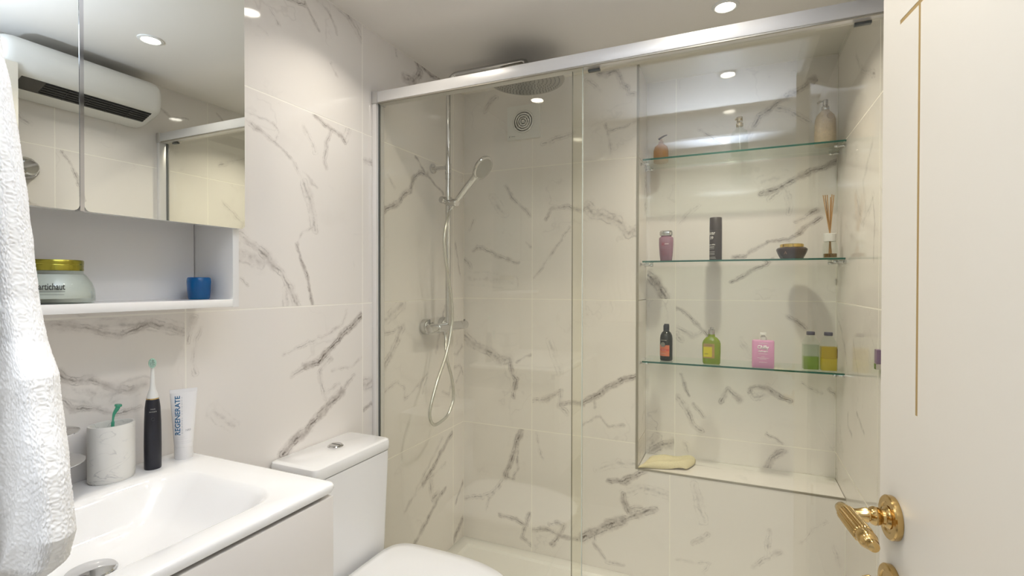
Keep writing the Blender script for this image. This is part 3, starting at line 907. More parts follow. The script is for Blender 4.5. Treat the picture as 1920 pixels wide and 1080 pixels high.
# tap
t = thing('basin_tap', 'chrome basin tap with a flat disc lever and a dished spout behind the towel', 'tap', (0.072, 0.470, ZB))
bm = new_bm(); lathe(bm, [(0.026, 0), (0.026, 0.004), (0.022, 0.006), (0.022, 0.055)], 28); finish('body', bm, M['chrome'], t, smooth=True)
bm = new_bm(); lathe(bm, [(0.022, 0.052), (0.050, 0.060), (0.066, 0.070), (0.0665, 0.0715), (0.050, 0.0720), (0, 0.068)], 36); finish('spout_dish', bm, M['chrome'], t, smooth=True)
bm = new_bm(); lathe(bm, [(0.016, 0.068), (0.016, 0.112), (0.03, 0.118), (0.058, 0.1245), (0.0585, 0.126), (0.045, 0.1285), (0, 0.130)], 36); finish('lever', bm, M['chrome'], t, smooth=True)

# tumbler with a plastic pick
def swirl_mat(name):
    m = pmat(name, (0.80, 0.79, 0.75), 0.45)
    nt = m.node_tree; N = nt.nodes; b = N['Principled BSDF']
    tc = N.new('ShaderNodeTexCoord'); mp = N.new('ShaderNodeMapping'); mp.inputs['Scale'].default_value = (7, 7, 15)
    mp.inputs['Rotation'].default_value = (0.5, 0.3, 0)
    nt.links.new(tc.outputs['Object'], mp.inputs[0])
    n1 = N.new('ShaderNodeTexNoise'); n1.inputs['Scale'].default_value = 1.6; n1.inputs['Detail'].default_value = 5; n1.inputs['Distortion'].default_value = 1.6
    nt.links.new(mp.outputs[0], n1.inputs['Vector'])
    n2 = N.new('ShaderNodeTexNoise'); n2.inputs['Scale'].default_value = 20; nt.links.new(tc.outputs['Object'], n2.inputs['Vector'])
    r1 = N.new('ShaderNodeValToRGB'); e = r1.color_ramp
    e.elements[0].position = 0.480; e.elements[0].color = (0, 0, 0, 1); e.elements[1].position = 0.526; e.elements[1].color = (0, 0, 0, 1)
    k = e.elements.new(0.503); k.color = (0.8, 0.8, 0.8, 1)
    nt.links.new(n1.outputs['Fac'], r1.inputs[0])
    r2 = N.new('ShaderNodeMapRange'); r2.inputs['From Min'].default_value = 0.42; r2.inputs['From Max'].default_value = 0.60
    nt.links.new(n2.outputs['Fac'], r2.inputs['Value'])
    mu = N.new('ShaderNodeMath'); mu.operation = 'MULTIPLY'; nt.links.new(r1.outputs[0], mu.inputs[0]); nt.links.new(r2.outputs[0], mu.inputs[1])
    mx = N.new('ShaderNodeMix'); mx.data_type = 'RGBA'; mx.inputs[6].default_value = (0.80, 0.79, 0.75, 1); mx.inputs[7].default_value = (0.48, 0.48, 0.48, 1)
    nt.links.new(mu.outputs[0], mx.inputs[0]); nt.links.new(mx.outputs[2], b.inputs['Base Color'])
    return m
TX, TY = 0.0520, 0.597
bm = new_bm()
lathe(bm, [(0, 0), (0.0365, 0), (0.0398, 0.004), (0.0398, 0.109), (0.0390, 0.112), (0.0360, 0.112), (0.0346, 0.109), (0.0346, 0.010), (0, 0.008)], 48, sx=0.84, sy=1.0)
o = finish('tumbler', bm, swirl_mat('marbled_resin'), None, smooth=True, loc=(TX, TY, ZB), auto=50)
tag(o, 'oval white marbled resin tumbler beside the basin tap', 'tumbler')
M['teal'] = glassmat('teal_plastic', (0.35, 0.80, 0.66), body=((0.14, 0.58, 0.42), 0.6))
bm = new_bm()
path = spline([(-0.004, 0.010, 0.009), (0.001, 0.004, 0.06), (0.004, 0.000, 0.10), (0.006, -0.001, 0.115), (0.004, 0.002, 0.130), (0.009, 0.006, 0.143), (0.010, 0.007, 0.150)], 5)
rr = []
for i in range(len(path)):
    f = i / (len(path) - 1)
    rr.append(0.0030 + 0.0012 * math.sin(f * 9) * (f > 0.5) + (0.0025 if f > 0.88 else 0))
tube(bm, path, rr, 8)
o = finish('plastic_stick', bm, M['teal'], None, smooth=True, loc=(TX, TY, ZB))
tag(o, 'translucent teal plastic stick standing in the marbled tumbler', 'stick')

# electric toothbrush
t = thing('electric_toothbrush', 'dark navy electric toothbrush with a white neck and mint brush head', 'toothbrush', (0.064, 0.668, ZB), rotz=math.radians(62))
bm = new_bm()
lathe(bm, [(0, 0), (0.0150, 0), (0.0155, 0.002), (0.0158, 0.05), (0.0152, 0.10), (0.0140, 0.130), (0.0122, 0.145), (0.0112, 0.148), (0, 0.148)], 28)
M['navy'] = pmat('navy_handle', (0.012, 0.013, 0.022), 0.32)
finish('handle', bm, M['navy'], t, smooth=True)
bm = new_bm(); lathe(bm, [(0.0113, 0.1478), (0.0117, 0.1484), (0.0117, 0.1496), (0.0110, 0.150)], 28); finish('gold_ring', bm, M['brass'], t, smooth=True)
bm = new_bm(); lathe(bm, [(0.0108, 0.1496), (0.0095, 0.158), (0.0060, 0.168), (0.0045, 0.178), (0.0034, 0.205), (0.0030, 0.216), (0, 0.216)], 20); finish('neck', bm, M['white_plastic'], t, smooth=True)
M['mint'] = pmat('mint_bristles', (0.42, 0.72, 0.58), 0.5)
bm = new_bm(); lathe(bm, [(0, -0.004), (0.0062, -0.004), (0.0070, -0.002), (0.0070, 0.003), (0.0055, 0.006), (0, 0.006)], 20, sx=1, sy=1.5, m=align((0, 0, 0.224), (0, -1, 0.08)))
bh = finish('brush_head', bm, M['mint'], t, smooth=True)
bm = new_bm()
for i in range(-2, 3):
    for j in range(-3, 4):
        if (i / 2.5) ** 2 + (j / 3.6) ** 2 < 1:
            lathe(bm, [(0.0010, 0.0), (0.0011, 0.008), (0, 0.009)], 6, m=align((i * 0.0023, -0.003, 0.224 + j * 0.0025), (0, -1, 0.05)))
br = finish('bristles', bm, pmat('white_green_bristles', (0.62, 0.82, 0.72), 0.6), bh, smooth=True); br['kind'] = 'stuff'
text_obj('PHILIPS', 0.0035, pmat('grey_print', (0.45, 0.45, 0.42), 0.5), t, (0, 0, 0.128), width=0.008, wrap=0.0142)
text_obj('sonicare', 0.0045, bpy.data.materials['grey_print'], t, (0, 0, 0.123), width=0.013, wrap=0.0145)
bm = new_bm(); lathe(bm, [(0.0034, 0), (0.0034, 0.0006), (0.0026, 0.0006), (0.0026, 0)], 20, cap=False, m=align((0, -0.0152, 0.107), (0, -1, 0))); finish('power_button', bm, pmat('button_grey', (0.03, 0.03, 0.04), 0.3), t)

# toothpaste tube
t = thing('toothpaste_tube', 'white toothpaste tube with blue vertical lettering standing on its cap', 'tube', (0.058, 0.738, ZB), rotz=math.radians(60))
bm = new_bm()
rings = []
for k in range(11):
    f = k / 10
    z = 0.028 + f * 0.120
    w = 0.0185 + 0.0075 * f; d = 0.0175 * (1 - f) ** 0.8 + 0.0010
    rings.append([(w * math.cos(a), d * math.sin(a), z) for a in [2 * PI * i / 32 for i in range(32)]])
loft(bm, rings)
finish('tube_body', bm, pmat('tube_white', (0.84, 0.83, 0.83), 0.25), t, smooth=True)
bm = new_bm(); box(bm, (-0.0262, -0.0012, 0.1475), (0.0262, 0.0012, 0.1555)); finish('crimp', bm, bpy.data.materials['tube_white'], t, bevel=0.0006)
bm = new_bm(); lathe(bm, [(0, 0), (0.0178, 0), (0.0184, 0.0015), (0.0186, 0.027), (0.0175, 0.0285), (0, 0.0285)], 32); finish('cap', bm, pmat('tube_cap', (0.80, 0.79, 0.79), 0.25), t, smooth=True)
M['tubeblue'] = pmat('blue_print', (0.02, 0.14, 0.30), 0.5)
def tube_text(txt, size, mat, x, z0, width, vertical, bold=0.0):
    bm = text_mesh(txt, size, width, bold)
    for v in bm.verts:
        a, b = v.co.x, v.co.y
        if vertical:
            a, b = -b, a
        X = x + a; Z = z0 + b
        f = min(1, max(0, (Z - 0.028) / 0.12)); w = 0.0185 + 0.0075 * f; d = 0.0175 * (1 - f) ** 0.8 + 0.0010
        yy = d * math.sqrt(max(0.02, 1 - (X / w) ** 2))
        v.co = Vector((X, -yy - 0.0005, Z))
    g = bmesh.ops.extrude_face_region(bm, geom=bm.faces[:])
    for e in g['geom']:
        if isinstance(e, bmesh.types.BMVert):
            e.co.y += 0.0003
    return finish('lettering', bm, mat, t)
tube_text('REGENERATE', 0.0135, M['tubeblue'], -0.0115, 0.098, 0.086, True, 0.00025)
M['tubegrey'] = pmat('pale_grey_print', (0.45, 0.47, 0.50), 0.5)
tube_text('E N A M E L   S C I E N C E', 0.003, M['tubegrey'], -0.0035, 0.098, 0.080, True)
for zz, x, wd in ((0.050, -0.006, 0.016), (0.046, -0.004, 0.020), (0.040, 0.0, 0.030), (0.0365, 0.0, 0.030)):
    tube_text('-----------------', 0.0025, M['tubegrey'], x, zz, wd, False)
tube_text('NR5', 0.006, M['tubegrey'], 0.008, 0.064, 0.010, False)

# ---------------------------------------------------------------- towel on a hook (front wall, beside the doorway)
bm = new_bm()
NT, NZ = 460, 480
edge = [(1.52, 0.660), (1.47, 0.672), (1.436, 0.684), (1.374, 0.700), (1.337, 0.7075), (1.268, 0.719), (1.237, 0.730), (1.212, 0.745), (1.19, 0.7502), (1.146, 0.7636), (1.101, 0.768), (1.080, 0.760), (1.066, 0.742)]
def edge_x(z):
    for k in range(len(edge) - 1):
        (z0, x0), (z1, x1) = edge[k], edge[k + 1]
        if z1 <= z <= z0:
            return x0 + (x1 - x0) * (z0 - z) / (z0 - z1)
    return edge[0][1] if z > edge[0][0] else edge[-1][1]
rings = []
for k in range(NZ + 1):
    f = k / NZ
    z = 1.52 - f * (1.52 - 1.066)
    if k == 0:
        hwid = 0.012
    xr = edge_x(z)
    hwid = 0.020 + 0.105 * min(1, (f + 0.02) ** 0.75)
    th = 0.011 + 0.010 * min(1, f * 2.2)
    if f > 0.97:
        q = (f - 0.97) / 0.03; th *= math.sqrt(max(0.04, 1 - q * q)); 
    cx_ = xr - hwid
    ring_ = []
    for i in range(NT):
        a = 2 * PI * i / NT
        ca, sa = math.cos(a), math.sin(a)
        px = hwid * math.copysign(abs(ca) ** 0.8, ca)
        py = th * math.copysign(abs(sa) ** 0.6, sa)
        fold = 0.006 * math.sin(px * 95 + 1.1 * math.sin(z * 9) + 0.6) * (0.3 + 0.7 * f) * abs(sa)
        p = Vector((cx_ + px + 0.002, 0.190 + py + math.copysign(fold, 1) , z))
        nrm = Vector((ca * 0.5, sa, 0)).normalized()
        j = random.uniform(-1, 1) * 0.00055 + noise.noise(p * 45) * 0.0007
        ring_.append(p + nrm * j)
    rings.append(ring_)
loft(bm, rings)
t = thing('hand_towel', 'white terry hand towel hanging in the near left corner in front of the basin', 'towel', (0.62, 0.205, 1.066))
bmesh.ops.translate(bm, verts=bm.verts[:], vec=(-0.62, -0.205, -1.066))
finish('towel_cloth', bm, M['towel'], t, smooth=True, auto=180)
# folded-over front flap
bm = new_bm()
rings = []
for k in range(241):
    f = k / 240
    z = 1.50 - f * (1.50 - 1.192)
    xr = 0.640 + 0.050 * min(1, f * 1.1) + 0.004 * math.sin(z * 60)
    hwid = 0.018 + 0.085 * f ** 0.8; th = 0.006
    if f > 0.95:
        q = (f - 0.95) / 0.05; th *= math.sqrt(max(0.05, 1 - q * q))
    rg = []
    for i in range(260):
        a = 2 * PI * i / 260; ca, sa = math.cos(a), math.sin(a)
        p = Vector((xr - hwid + hwid * math.copysign(abs(ca) ** 0.8, ca), 0.172 + 0.003 * math.sin(70 * ca * hwid + 2) + th * sa, z))
        j = random.uniform(-1, 1) * 0.00055
        rg.append(p + Vector((ca * 0.5, sa, 0)).normalized() * j)
    rings.append(rg)
loft(bm, rings)
bmesh.ops.translate(bm, verts=bm.verts[:], vec=(-0.62, -0.205, -1.066))
finish('towel_flap', bm, M['towel'], t, smooth=True, auto=180)
t = thing('towel_hook', 'chrome towel hook on the wall above the hanging hand towel', 'hook', (0.60, YF, 1.53))
bm = new_bm(); lathe(bm, [(0, 0), (0.022, 0), (0.022, 0.006), (0.018, 0.009), (0, 0.009)], 24, m=align((0, 0, 0), (0, 1, 0))); finish('rose', bm, M['chrome'], t, smooth=True)
bm = new_bm(); tube(bm, spline([(0, 0.005, 0), (0, 0.02, -0.002), (0.004, 0.045, -0.012), (0.005, 0.060, 0.006)], 6), 0.006, 10); finish('arm', bm, M['chrome'], t, smooth=True)

# ---------------------------------------------------------------- toilet
TCY = 1.172
t = thing('toilet', 'white close coupled toilet with a square cistern and closed seat lid', 'toilet', (0.0, TCY, 0.0))
def tloft(name, secs, mat, parent, n=10, auto=40):
    bm = new_bm()
    loft(bm, [[(x, y, z) for x, y in rrect(a, b, r, n, cx_, 0)] for cx_, a, b, r, z in secs])
    return finish(name, bm, mat, parent, smooth=True, auto=auto)
tloft('cistern', [(0.088, 0.078, 0.145, 0.020, 0.385), (0.088, 0.080, 0.150, 0.020, 0.40), (0.089, 0.0865, 0.1590, 0.018, 0.70), (0.089, 0.0870, 0.1600, 0.018, 0.7415)], M['white_gloss'], t)
lid = tloft('cistern_lid', [(0.0905, 0.080, 0.152, 0.014, 0.7405), (0.0905, 0.080, 0.152, 0.014, 0.7450), (0.0905, 0.0865, 0.1605, 0.018, 0.7452), (0.0905, 0.0885, 0.1625, 0.020, 0.748), (0.0905, 0.0885, 0.1625, 0.020, 0.770), (0.0905, 0.0865, 0.1605, 0.019, 0.776), (0.0905, 0.081, 0.155, 0.018, 0.779)], M['white_gloss'], t)
bm = new_bm(); lathe(bm, [(0.0, 0.779), (0.0235, 0.779), (0.0235, 0.781), (0.0205, 0.7835), (0, 0.7835)], 32, ox=0.078, oy=0.018); fb = finish('flush_button', bm, M['chrome'], lid, smooth=True)
for s in (-1, 1):
    bm = new_bm()
    pts = [(0.0175 * math.cos(a), 0.0175 * math.sin(a)) for a in [PI * i / 14 for i in range(15)]]
    pts = [(x, y + 0.0012) for x, y in pts] if s > 0 else [(-x, -y - 0.0012) for x, y in pts]
    prism(bm, pts, lambda a, b, d: (0.078 + a, 0.018 + b, 0.7835 + d), 0, 0.0025 if s > 0 else 0.0015)
    finish('button_half', bm, M['chrome'], fb, bevel=0.0005)
# pan: rounded plan
def pan_ring(z, x0, x1, hw, n=48, sq=2.6):
    cx_ = x0 + hw; pts = []
    for i in range(n):
        a = 2 * PI * i / n
        c, s = math.cos(a), math.sin(a)
        if c >= 0:
            x = cx_ + (x1 - cx_) * abs(c) ** (2 / sq); y = hw * math.copysign(abs(s) ** (2 / sq), s)
        else:
            x = cx_ - hw * abs(c) ** (2 / 5.0); y = hw * math.copysign(abs(s) ** (2 / 5.0), s)
        pts.append((x, y, z))
    return pts
bm = new_bm(); loft(bm, [pan_ring(0.0, 0.06, 0.52, 0.11), pan_ring(0.10, 0.06, 0.52, 0.11), pan_ring(0.28, 0.04, 0.60, 0.15), pan_ring(0.37, 0.02, 0.655, 0.175), pan_ring(0.395, 0.02, 0.66, 0.178), pan_ring(0.40, 0.024, 0.655, 0.174)])
finish('pan', bm, M['white_gloss'], t, smooth=True, auto=45)
bm = new_bm(); loft(bm, [pan_ring(0.402, 0.195, 0.655, 0.174), pan_ring(0.406, 0.192, 0.660, 0.178), pan_ring(0.416, 0.192, 0.660, 0.178), pan_ring(0.419, 0.195, 0.657, 0.175)])
finish('seat', bm, M['white_gloss'], t, smooth=True, auto=45)
bm = new_bm(); loft(bm, [pan_ring(0.421, 0.190, 0.661, 0.178), pan_ring(0.424, 0.186, 0.665, 0.181), pan_ring(0.436, 0.186, 0.665, 0.181), pan_ring(0.444, 0.192, 0.655, 0.172), pan_ring(0.448, 0.215, 0.62, 0.14), pan_ring(0.4495, 0.27, 0.54, 0.08)])
finish('seat_lid', bm, M['white_gloss'], t, smooth=True, auto=50)
for s in (-1, 1):
    bm = new_bm(); lathe(bm, [(0.011, 0.40), (0.011, 0.422), (0.009, 0.425), (0, 0.425)], 16, ox=0.182, oy=s * 0.075); finish('hinge', bm, M['chrome'], t, smooth=True)

# ---------------------------------------------------------------- shower tray and screen
t = thing('shower_tray', 'low white shower tray along the back wall', 'shower tray', (XR / 2, 1.79, 0))
bm = new_bm()
y0, y1 = 1.435 - 1.79, YB - 0.001 - 1.79; x0, x1 = 0.001 - XR / 2, XR - 0.001 - XR / 2
def rr(i, z): return [(x0 + i, y0 + i, z), (x1 - i, y0 + i, z), (x1 - i, y1 - i, z), (x0 + i, y1 - i, z)]
loft(bm, [rr(0, 0.0), rr(0, 0.056), rr(0.004, 0.0585), rr(0.055, 0.0585), rr(0.065, 0.050), rr(0.30, 0.046)])
finish('tray_body', bm, M['acrylic'], t, bevel=0.002)
bm = new_bm(); lathe(bm, [(0, 0.046), (0.055, 0.046), (0.055, 0.049), (0.05, 0.051), (0, 0.051)], 32, ox=0.1, oy=0.0); finish('drain_cover', bm, M['chrome'], t, smooth=True)

t = thing('shower_screen', 'sliding glass shower screen with an aluminium header rail', 'shower screen', (XR / 2, YG, 0.0585))
SO = Vector((XR / 2, YG, 0.0585))
def sbox(name, a, b, mat, parent, bev=0.0):
    bm = new_bm(); box(bm, a, b); bmesh.ops.translate(bm, verts=bm.verts[:], vec=-SO)
    return finish(name, bm, mat, parent, bevel=bev)
HZ0, HZ1 = 1.929, 1.967
hr = sbox('header_rail', (0.024, 1.455, HZ0), (XR - 0.024, 1.502, HZ1), M['alu'], t, 0.002)
sbox('rail_end_cap', (0.001, 1.452, HZ0 - 0.003), (0.024, 1.505, HZ1 + 0.002), M['alu_satin'], hr, 0.001)
sbox('rail_end_cap', (XR - 0.024, 1.452, HZ0 - 0.003), (XR - 0.001, 1.505, HZ1 + 0.002), M['alu_satin'], hr, 0.001)
sbox('rail_lip', (0.024, 1.457, HZ0 - 0.004), (XR - 0.024, 1.462, HZ0), M['trim'], hr)
M['profile'] = pmat('white_wall_profile', (0.80, 0.79, 0.78), 0.2, 0.35)
sbox('wall_profile', (0.0005, 1.455, 0.0595), (0.020, 1.500, HZ0 - 0.003), M['profile'], t, 0.001)
sbox('wall_profile', (XR - 0.020, 1.455, 0.0595), (XR - 0.0005, 1.500, HZ0 - 0.003), M['profile'], t, 0.001)
sbox('seal', (0.020, 1.466, 0.0595), (0.0235, 1.474, HZ0 - 0.003), M['seal'], t)
sbox('seal', (XR - 0.0235, 1.486, 0.0595), (XR - 0.020, 1.494, HZ0 - 0.003), M['seal'], t)
sbox('threshold_rail', (0.020, 1.456, 0.0587), (XR - 0.020, 1.501, 0.074), M['alu'], t, 0.002)
pf = sbox('glass_panel', (0.0235, 1.467, 0.075), (0.778, 1.473, HZ0), M['glass'], t)
sbox('glass_edge', (0.7776, 1.4668, 0.075), (0.7795, 1.4732, HZ0), M['glass_edge'], pf)
ps = sbox('glass_panel', (0.741, 1.487, 0.078), (XR - 0.021, 1.493, HZ0), M['glass'], t)
sbox('glass_edge', (0.7398, 1.4868, 0.078), (0.7410, 1.4932, HZ0), M['trim'], ps)
for xx in (0.79, XR - 0.10):
    sbox('roller_clip', (xx, 1.484, HZ0 - 0.010), (xx + 0.036, 1.496, HZ0 - 0.003), M['seal'], ps, 0.001)

# ---------------------------------------------------------------- riser shower set
RX, RY = 0.080, 1.85
t = thing('shower_column', 'chrome shower column with a round rain head, hand shower and bar mixer', 'shower', (0.0, RY, 1.06))
RO = Vector((0.0, RY, 1.06))
def sh(name, bm, mat, parent=t, smooth=True, auto=40):
    bmesh.ops.translate(bm, verts=bm.verts[:], vec=-RO)
    return finish(name, bm, mat, parent, smooth=smooth, auto=auto)
bm = new_bm()
HX = 0.44
pts = [(RX, RY, 1.10), (RX, RY, 1.5), (RX, RY, 2.10)]
for k in range(9):
    a = PI / 2 * k / 8
    pts.append((RX + 0.045 * (1 - math.cos(a)), RY, 2.119 + 0.045 * math.sin(a)))
pts += [(0.30, RY, 2.164), (HX - 0.02, RY, 2.164), (HX - 0.006, RY, 2.160), (HX, RY, 2.150), (HX, RY, 2.11)]
tube(bm, pts, [0.0115 if p[2] < 1.76 else 0.0098 for p in pts], 18)
sh('riser_pipe', bm, M['chrome'])
for z0, z1, r in ((1.762, 1.790, 0.0130), (1.744, 1.757, 0.0132), (1.722, 1.743, 0.0130)):
    bm = new_bm(); lathe(bm, [(0.009, z0), (r, z0 + 0.0008), (r, z1 - 0.0008), (0.009, z1)], 24, ox=RX, oy=RY); sh('collar', bm, M['chrome'])
bm = new_bm(); lathe(bm, [(0, 0.0005), (0.0215, 0.0005), (0.022, 0.003), (0.020, 0.009), (0.0085, 0.012), (0.0085, RX)], 28, m=align((0, RY, 1.775), (1, 0, 0))); sh('wall_bracket', bm, M['chrome'])
# rain head
bm = new_bm()
lathe(bm, [(0, 2.079), (0.138, 2.079), (0.1475, 2.081), (0.1495, 2.084), (0.148, 2.087), (0.10, 2.091), (0.03, 2.098), (0.020, 2.112), (0.014, 2.122), (0, 2.122)], 72, ox=HX, oy=RY)
rh = sh('rain_head', bm, M['chrome_dull'], auto=30)
bm = new_bm()
for ringk in range(1, 9):
    n = ringk * 7; r = ringk * 0.0162
    for i in range(n):
        a = 2 * PI * i / n + ringk * 0.3
        lathe(bm, [(0, 2.0765), (0.0012, 2.0768), (0.0019, 2.0795)], 6, ox=HX + r * math.cos(a), oy=RY + r * math.sin(a), cap=False)
nz_ = sh('nozzles', bm, pmat('nozzle_rubber', (0.22, 0.22, 0.21), 0.5), rh); nz_['kind'] = 'stuff'
# slider and hand shower
SZ = 1.632
bm = new_bm(); lathe(bm, [(0.012, -0.016), (0.0165, -0.014), (0.0165, 0.014), (0.012, 0.016)], 24, ox=RX, oy=RY, m=Matrix.Translation((0, 0, SZ))); sl = sh('slider', bm, M['chrome'])
bm = new_bm(); lathe(bm, [(0, -0.022), (0.012, -0.022), (0.0145, -0.018), (0.0145, 0.0), (0.010, 0.004)], 20, m=align((RX - 0.006, RY - 0.020, SZ), (0.25, 1, 0))); sh('slider_knob', bm, M['chrome'], sl)
HB = Vector((0.122, 1.828, 1.612)); HC = Vector((0.258, 1.822, 1.752))
bm = new_bm(); lathe(bm, [(0.008, -0.052), (0.0125, -0.046), (0.0125, -0.010), (0.0165, -0.006), (0.0165, 0.016), (0.013, 0.020)], 20, m=align(HB - Vector((0, 0, -0.006)), (0.85, -0.25, -0.1))); sh('holder', bm, M['chrome'], sl)
d_ = (HC - HB).normalized()
fn = Vector((0.72, -0.18, -0.62)).normalized()
hp = [HB - d_ * 0.030, HB, HB + d_ * 0.04, HB + d_ * 0.085, HB + d_ * 0.125, HB + d_ * 0.150, HC - d_ * 0.022 - fn * 0.012]
bm = new_bm(); tube(bm, spline(hp, 5), [0.0085 + 0.0045 * min(1, i / 12) + (0.006 * max(0, (i - 20) / 10)) for i in range(31)], 16)
hs = sh('hand_shower', bm, M['chrome'])
fn = Vector((0.72, -0.18, -0.62)).normalized()
bm = new_bm(); lathe(bm, [(0, -0.022), (0.018, -0.021), (0.034, -0.014), (0.046, -0.003), (0.049, 0.006), (0.047, 0.010), (0.043, 0.0105), (0, 0.0105)], 40, sx=1.12, sy=0.92, m=align(HC, fn)); sh('spray_head', bm, M['chrome'], hs)
bm = new_bm(); lathe(bm, [(0, 0.0105), (0.040, 0.0105), (0.0395, 0.0120), (0, 0.0122)], 40, sx=1.12, sy=0.92, m=align(HC, fn)); sh('spray_face', bm, pmat('spray_grey', (0.42, 0.42, 0.40), 0.3, 0.5), hs)
# hose
hpts = [HB - d_ * 0.028, (0.112, 1.805, 1.570), (0.118, 1.772, 1.52), (0.12, 1.7537, 1.4563), (0.12, 1.766, 1.3704), (0.12, 1.7997, 1.2614), (0.12, 1.817, 1.1722), (0.12, 1.8127, 1.1057), (0.12, 1.7746, 0.9991), (0.12, 1.702, 0.8915), (0.12, 1.6561, 0.8061), (0.12, 1.6487, 0.7622), (0.12, 1.668, 0.7310), (0.12, 1.7021, 0.7217), (0.12, 1.7749, 0.736), (0.12, 1.818, 0.777), (0.12, 1.826, 0.8135), (0.118, 1.818, 0.8822), (0.108, 1.800, 0.9529), (0.090, 1.815, 1.010), (0.078, 1.835, 1.045), (0.074, 1.838, 1.072)]
hpath = spline(hpts, 10)
bm = new_bm(); tube(bm, hpath, [0.0062 + (0.0004 if i % 2 else 0) for i in range(len(hpath))], 10)
sh('hose', bm, pmat('hose_metal', (0.66, 0.66, 0.62), 0.22, 0.9))
# bar mixer
MZ, MX = 1.094, 0.072
bm = new_bm()
lathe(bm, [(0, -0.150), (0.0165, -0.150), (0.0185, -0.146), (0.0185, -0.098), (0.0170, -0.097), (0.0170, -0.095), (0.0195, -0.093), (0.0195, 0.090), (0.0170, 0.092), (0.0170, 0.094), (0.0188, 0.096), (0.0188, 0.146), (0.0165, 0.150), (0, 0.150)], 32, m=align((MX, RY + 0.015, MZ), (0, 1, 0)))
mb = sh('bar_mixer', bm, M['chrome'])
for yy in (1.787, 1.925):
    bm = new_bm(); lathe(bm, [(0, 0.0005), (0.0325, 0.0005), (0.033, 0.003), (0.033, 0.026), (0.031, 0.029), (0.016, 0.030), (0.013, 0.060)], 32, m=align((0, yy, 1.098), (1, 0, 0))); sh('wall_flange', bm, M['chrome'], mb)
bm = new_bm(); lathe(bm, [(0.0085, 1.062), (0.0105, 1.064), (0.0105, 1.078), (0.012, 1.080)], 20, ox=0.074, oy=1.838); sh('hose_outlet', bm, M['chrome'], mb)
bm = new_bm(); box(bm, (MX - 0.003, RY + 0.153, MZ + 0.012), (MX + 0.003, RY + 0.160, MZ + 0.024)); sh('stop_button', bm, M['chrome'], mb)

# ---------------------------------------------------------------- extractor fan
t = thing('extractor_fan', 'square white extractor fan with a round louvred grille on the shower wall', 'fan', (0.317, YB, 2.0127))
bm = new_bm(); box(bm, (-0.079, -0.016, -0.0762), (0.079, -0.0005, 0.0762)); finish('cover', bm, M['white_plastic'], t, bevel=0.003)
fm = align((0, -0.016, 0.002), (0, -1, 0))
bm = new_bm(); lathe(bm, [(0, 0.0002), (0.051, 0.0002), (0.051, 0.0008), (0, 0.0008)], 40, m=fm); finish('grille_shade_disc', bm, pmat('fan_painted_shade', (0.03, 0.03, 0.027), 0.5), t)  # flat disc painted dark for the shade between the louvre rings
for r, h in ((0.0505, 0.003), (0.0400, 0.003), (0.0295, 0.003), (0.0190, 0.003)):
    bm = new_bm(); lathe(bm, [(r - 0.0066, 0.0009), (r - 0.0066, h), (r - 0.005, h + 0.0010), (r - 0.001, h), (r, 0.0009)], 40, m=fm); finish('louvre_ring', bm, M['white_plastic'], t, smooth=True)
bm = new_bm(); lathe(bm, [(0, 0.0009), (0.008, 0.0009), (0.008, 0.004), (0, 0.005)], 20, m=fm); finish('hub', bm, M['white_plastic'], t, smooth=True)
bm = new_bm()
for k in range(4):
    a = PI / 4 + k * PI / 2
    p0 = fm @ Vector((0.004 * math.cos(a), 0.004 * math.sin(a), 0.004)); p1 = fm @ Vector((0.048 * math.cos(a), 0.048 * math.sin(a), 0.0025))
    tube(bm, [p0, p1], 0.0014, 6)
finish('grille_spokes', bm, M['white_plastic'], t)
bm = new_bm(); tube(bm, [(-0.069, -0.0163, -0.0640), (-0.066, -0.0163, -0.0575)], 0.0012, 6); tube(bm, [(-0.059, -0.0163, -0.0610), (-0.040, -0.0163, -0.0610)], 0.0008, 6)
finish('maker_mark', bm, pmat('fan_mark', (0.25, 0.25, 0.24), 0.5), t)

# ---------------------------------------------------------------- glass shelves in the niche
SHZ = [(1.793, 'top glass shelf of the shower niche'), (1.369, 'middle glass shelf of the shower niche'), (0.951, 'lowest glass shelf of the shower niche')]
for z, lab in SHZ:
    t = thing('glass_shelf', lab, 'shelf', (1.2035, 2.235, z), group='glass shelves in the niche')
    bm = new_bm(); box(bm, (-0.3595, -0.0935, 0.0), (0.3575, 0.094, 0.0062)); sp = finish('shelf_pane', bm, M['shelf_glass'], t)
    bm = new_bm(); box(bm, (-0.3597, -0.0945, -0.0002), (0.3577, -0.0935, 0.0064)); finish('polished_edge', bm, M['green_edge'], sp)
    for sx, fy in ((-1, -0.062), (1, -0.062), (-1, 0.060), (1, 0.060)):
        xx = -0.3730 if sx < 0 else 0.3610
        bm = new_bm()
        m_ = align((xx, fy, -0.007), (-sx, 0, 0))
        lathe(bm, [(0.0, 0.0), (0.0075, 0.0), (0.0075, 0.003), (0.0045, 0.005), (0.0045, 0.020), (0.0062, 0.022), (0.0062, 0.034), (0.005, 0.036), (0, 0.036)], 16, m=m_)
        finish('shelf_bracket', bm, M['chrome'], t, smooth=True)
SH1, SH2, SH3 = [z + 0.0064 for z, _ in SHZ]

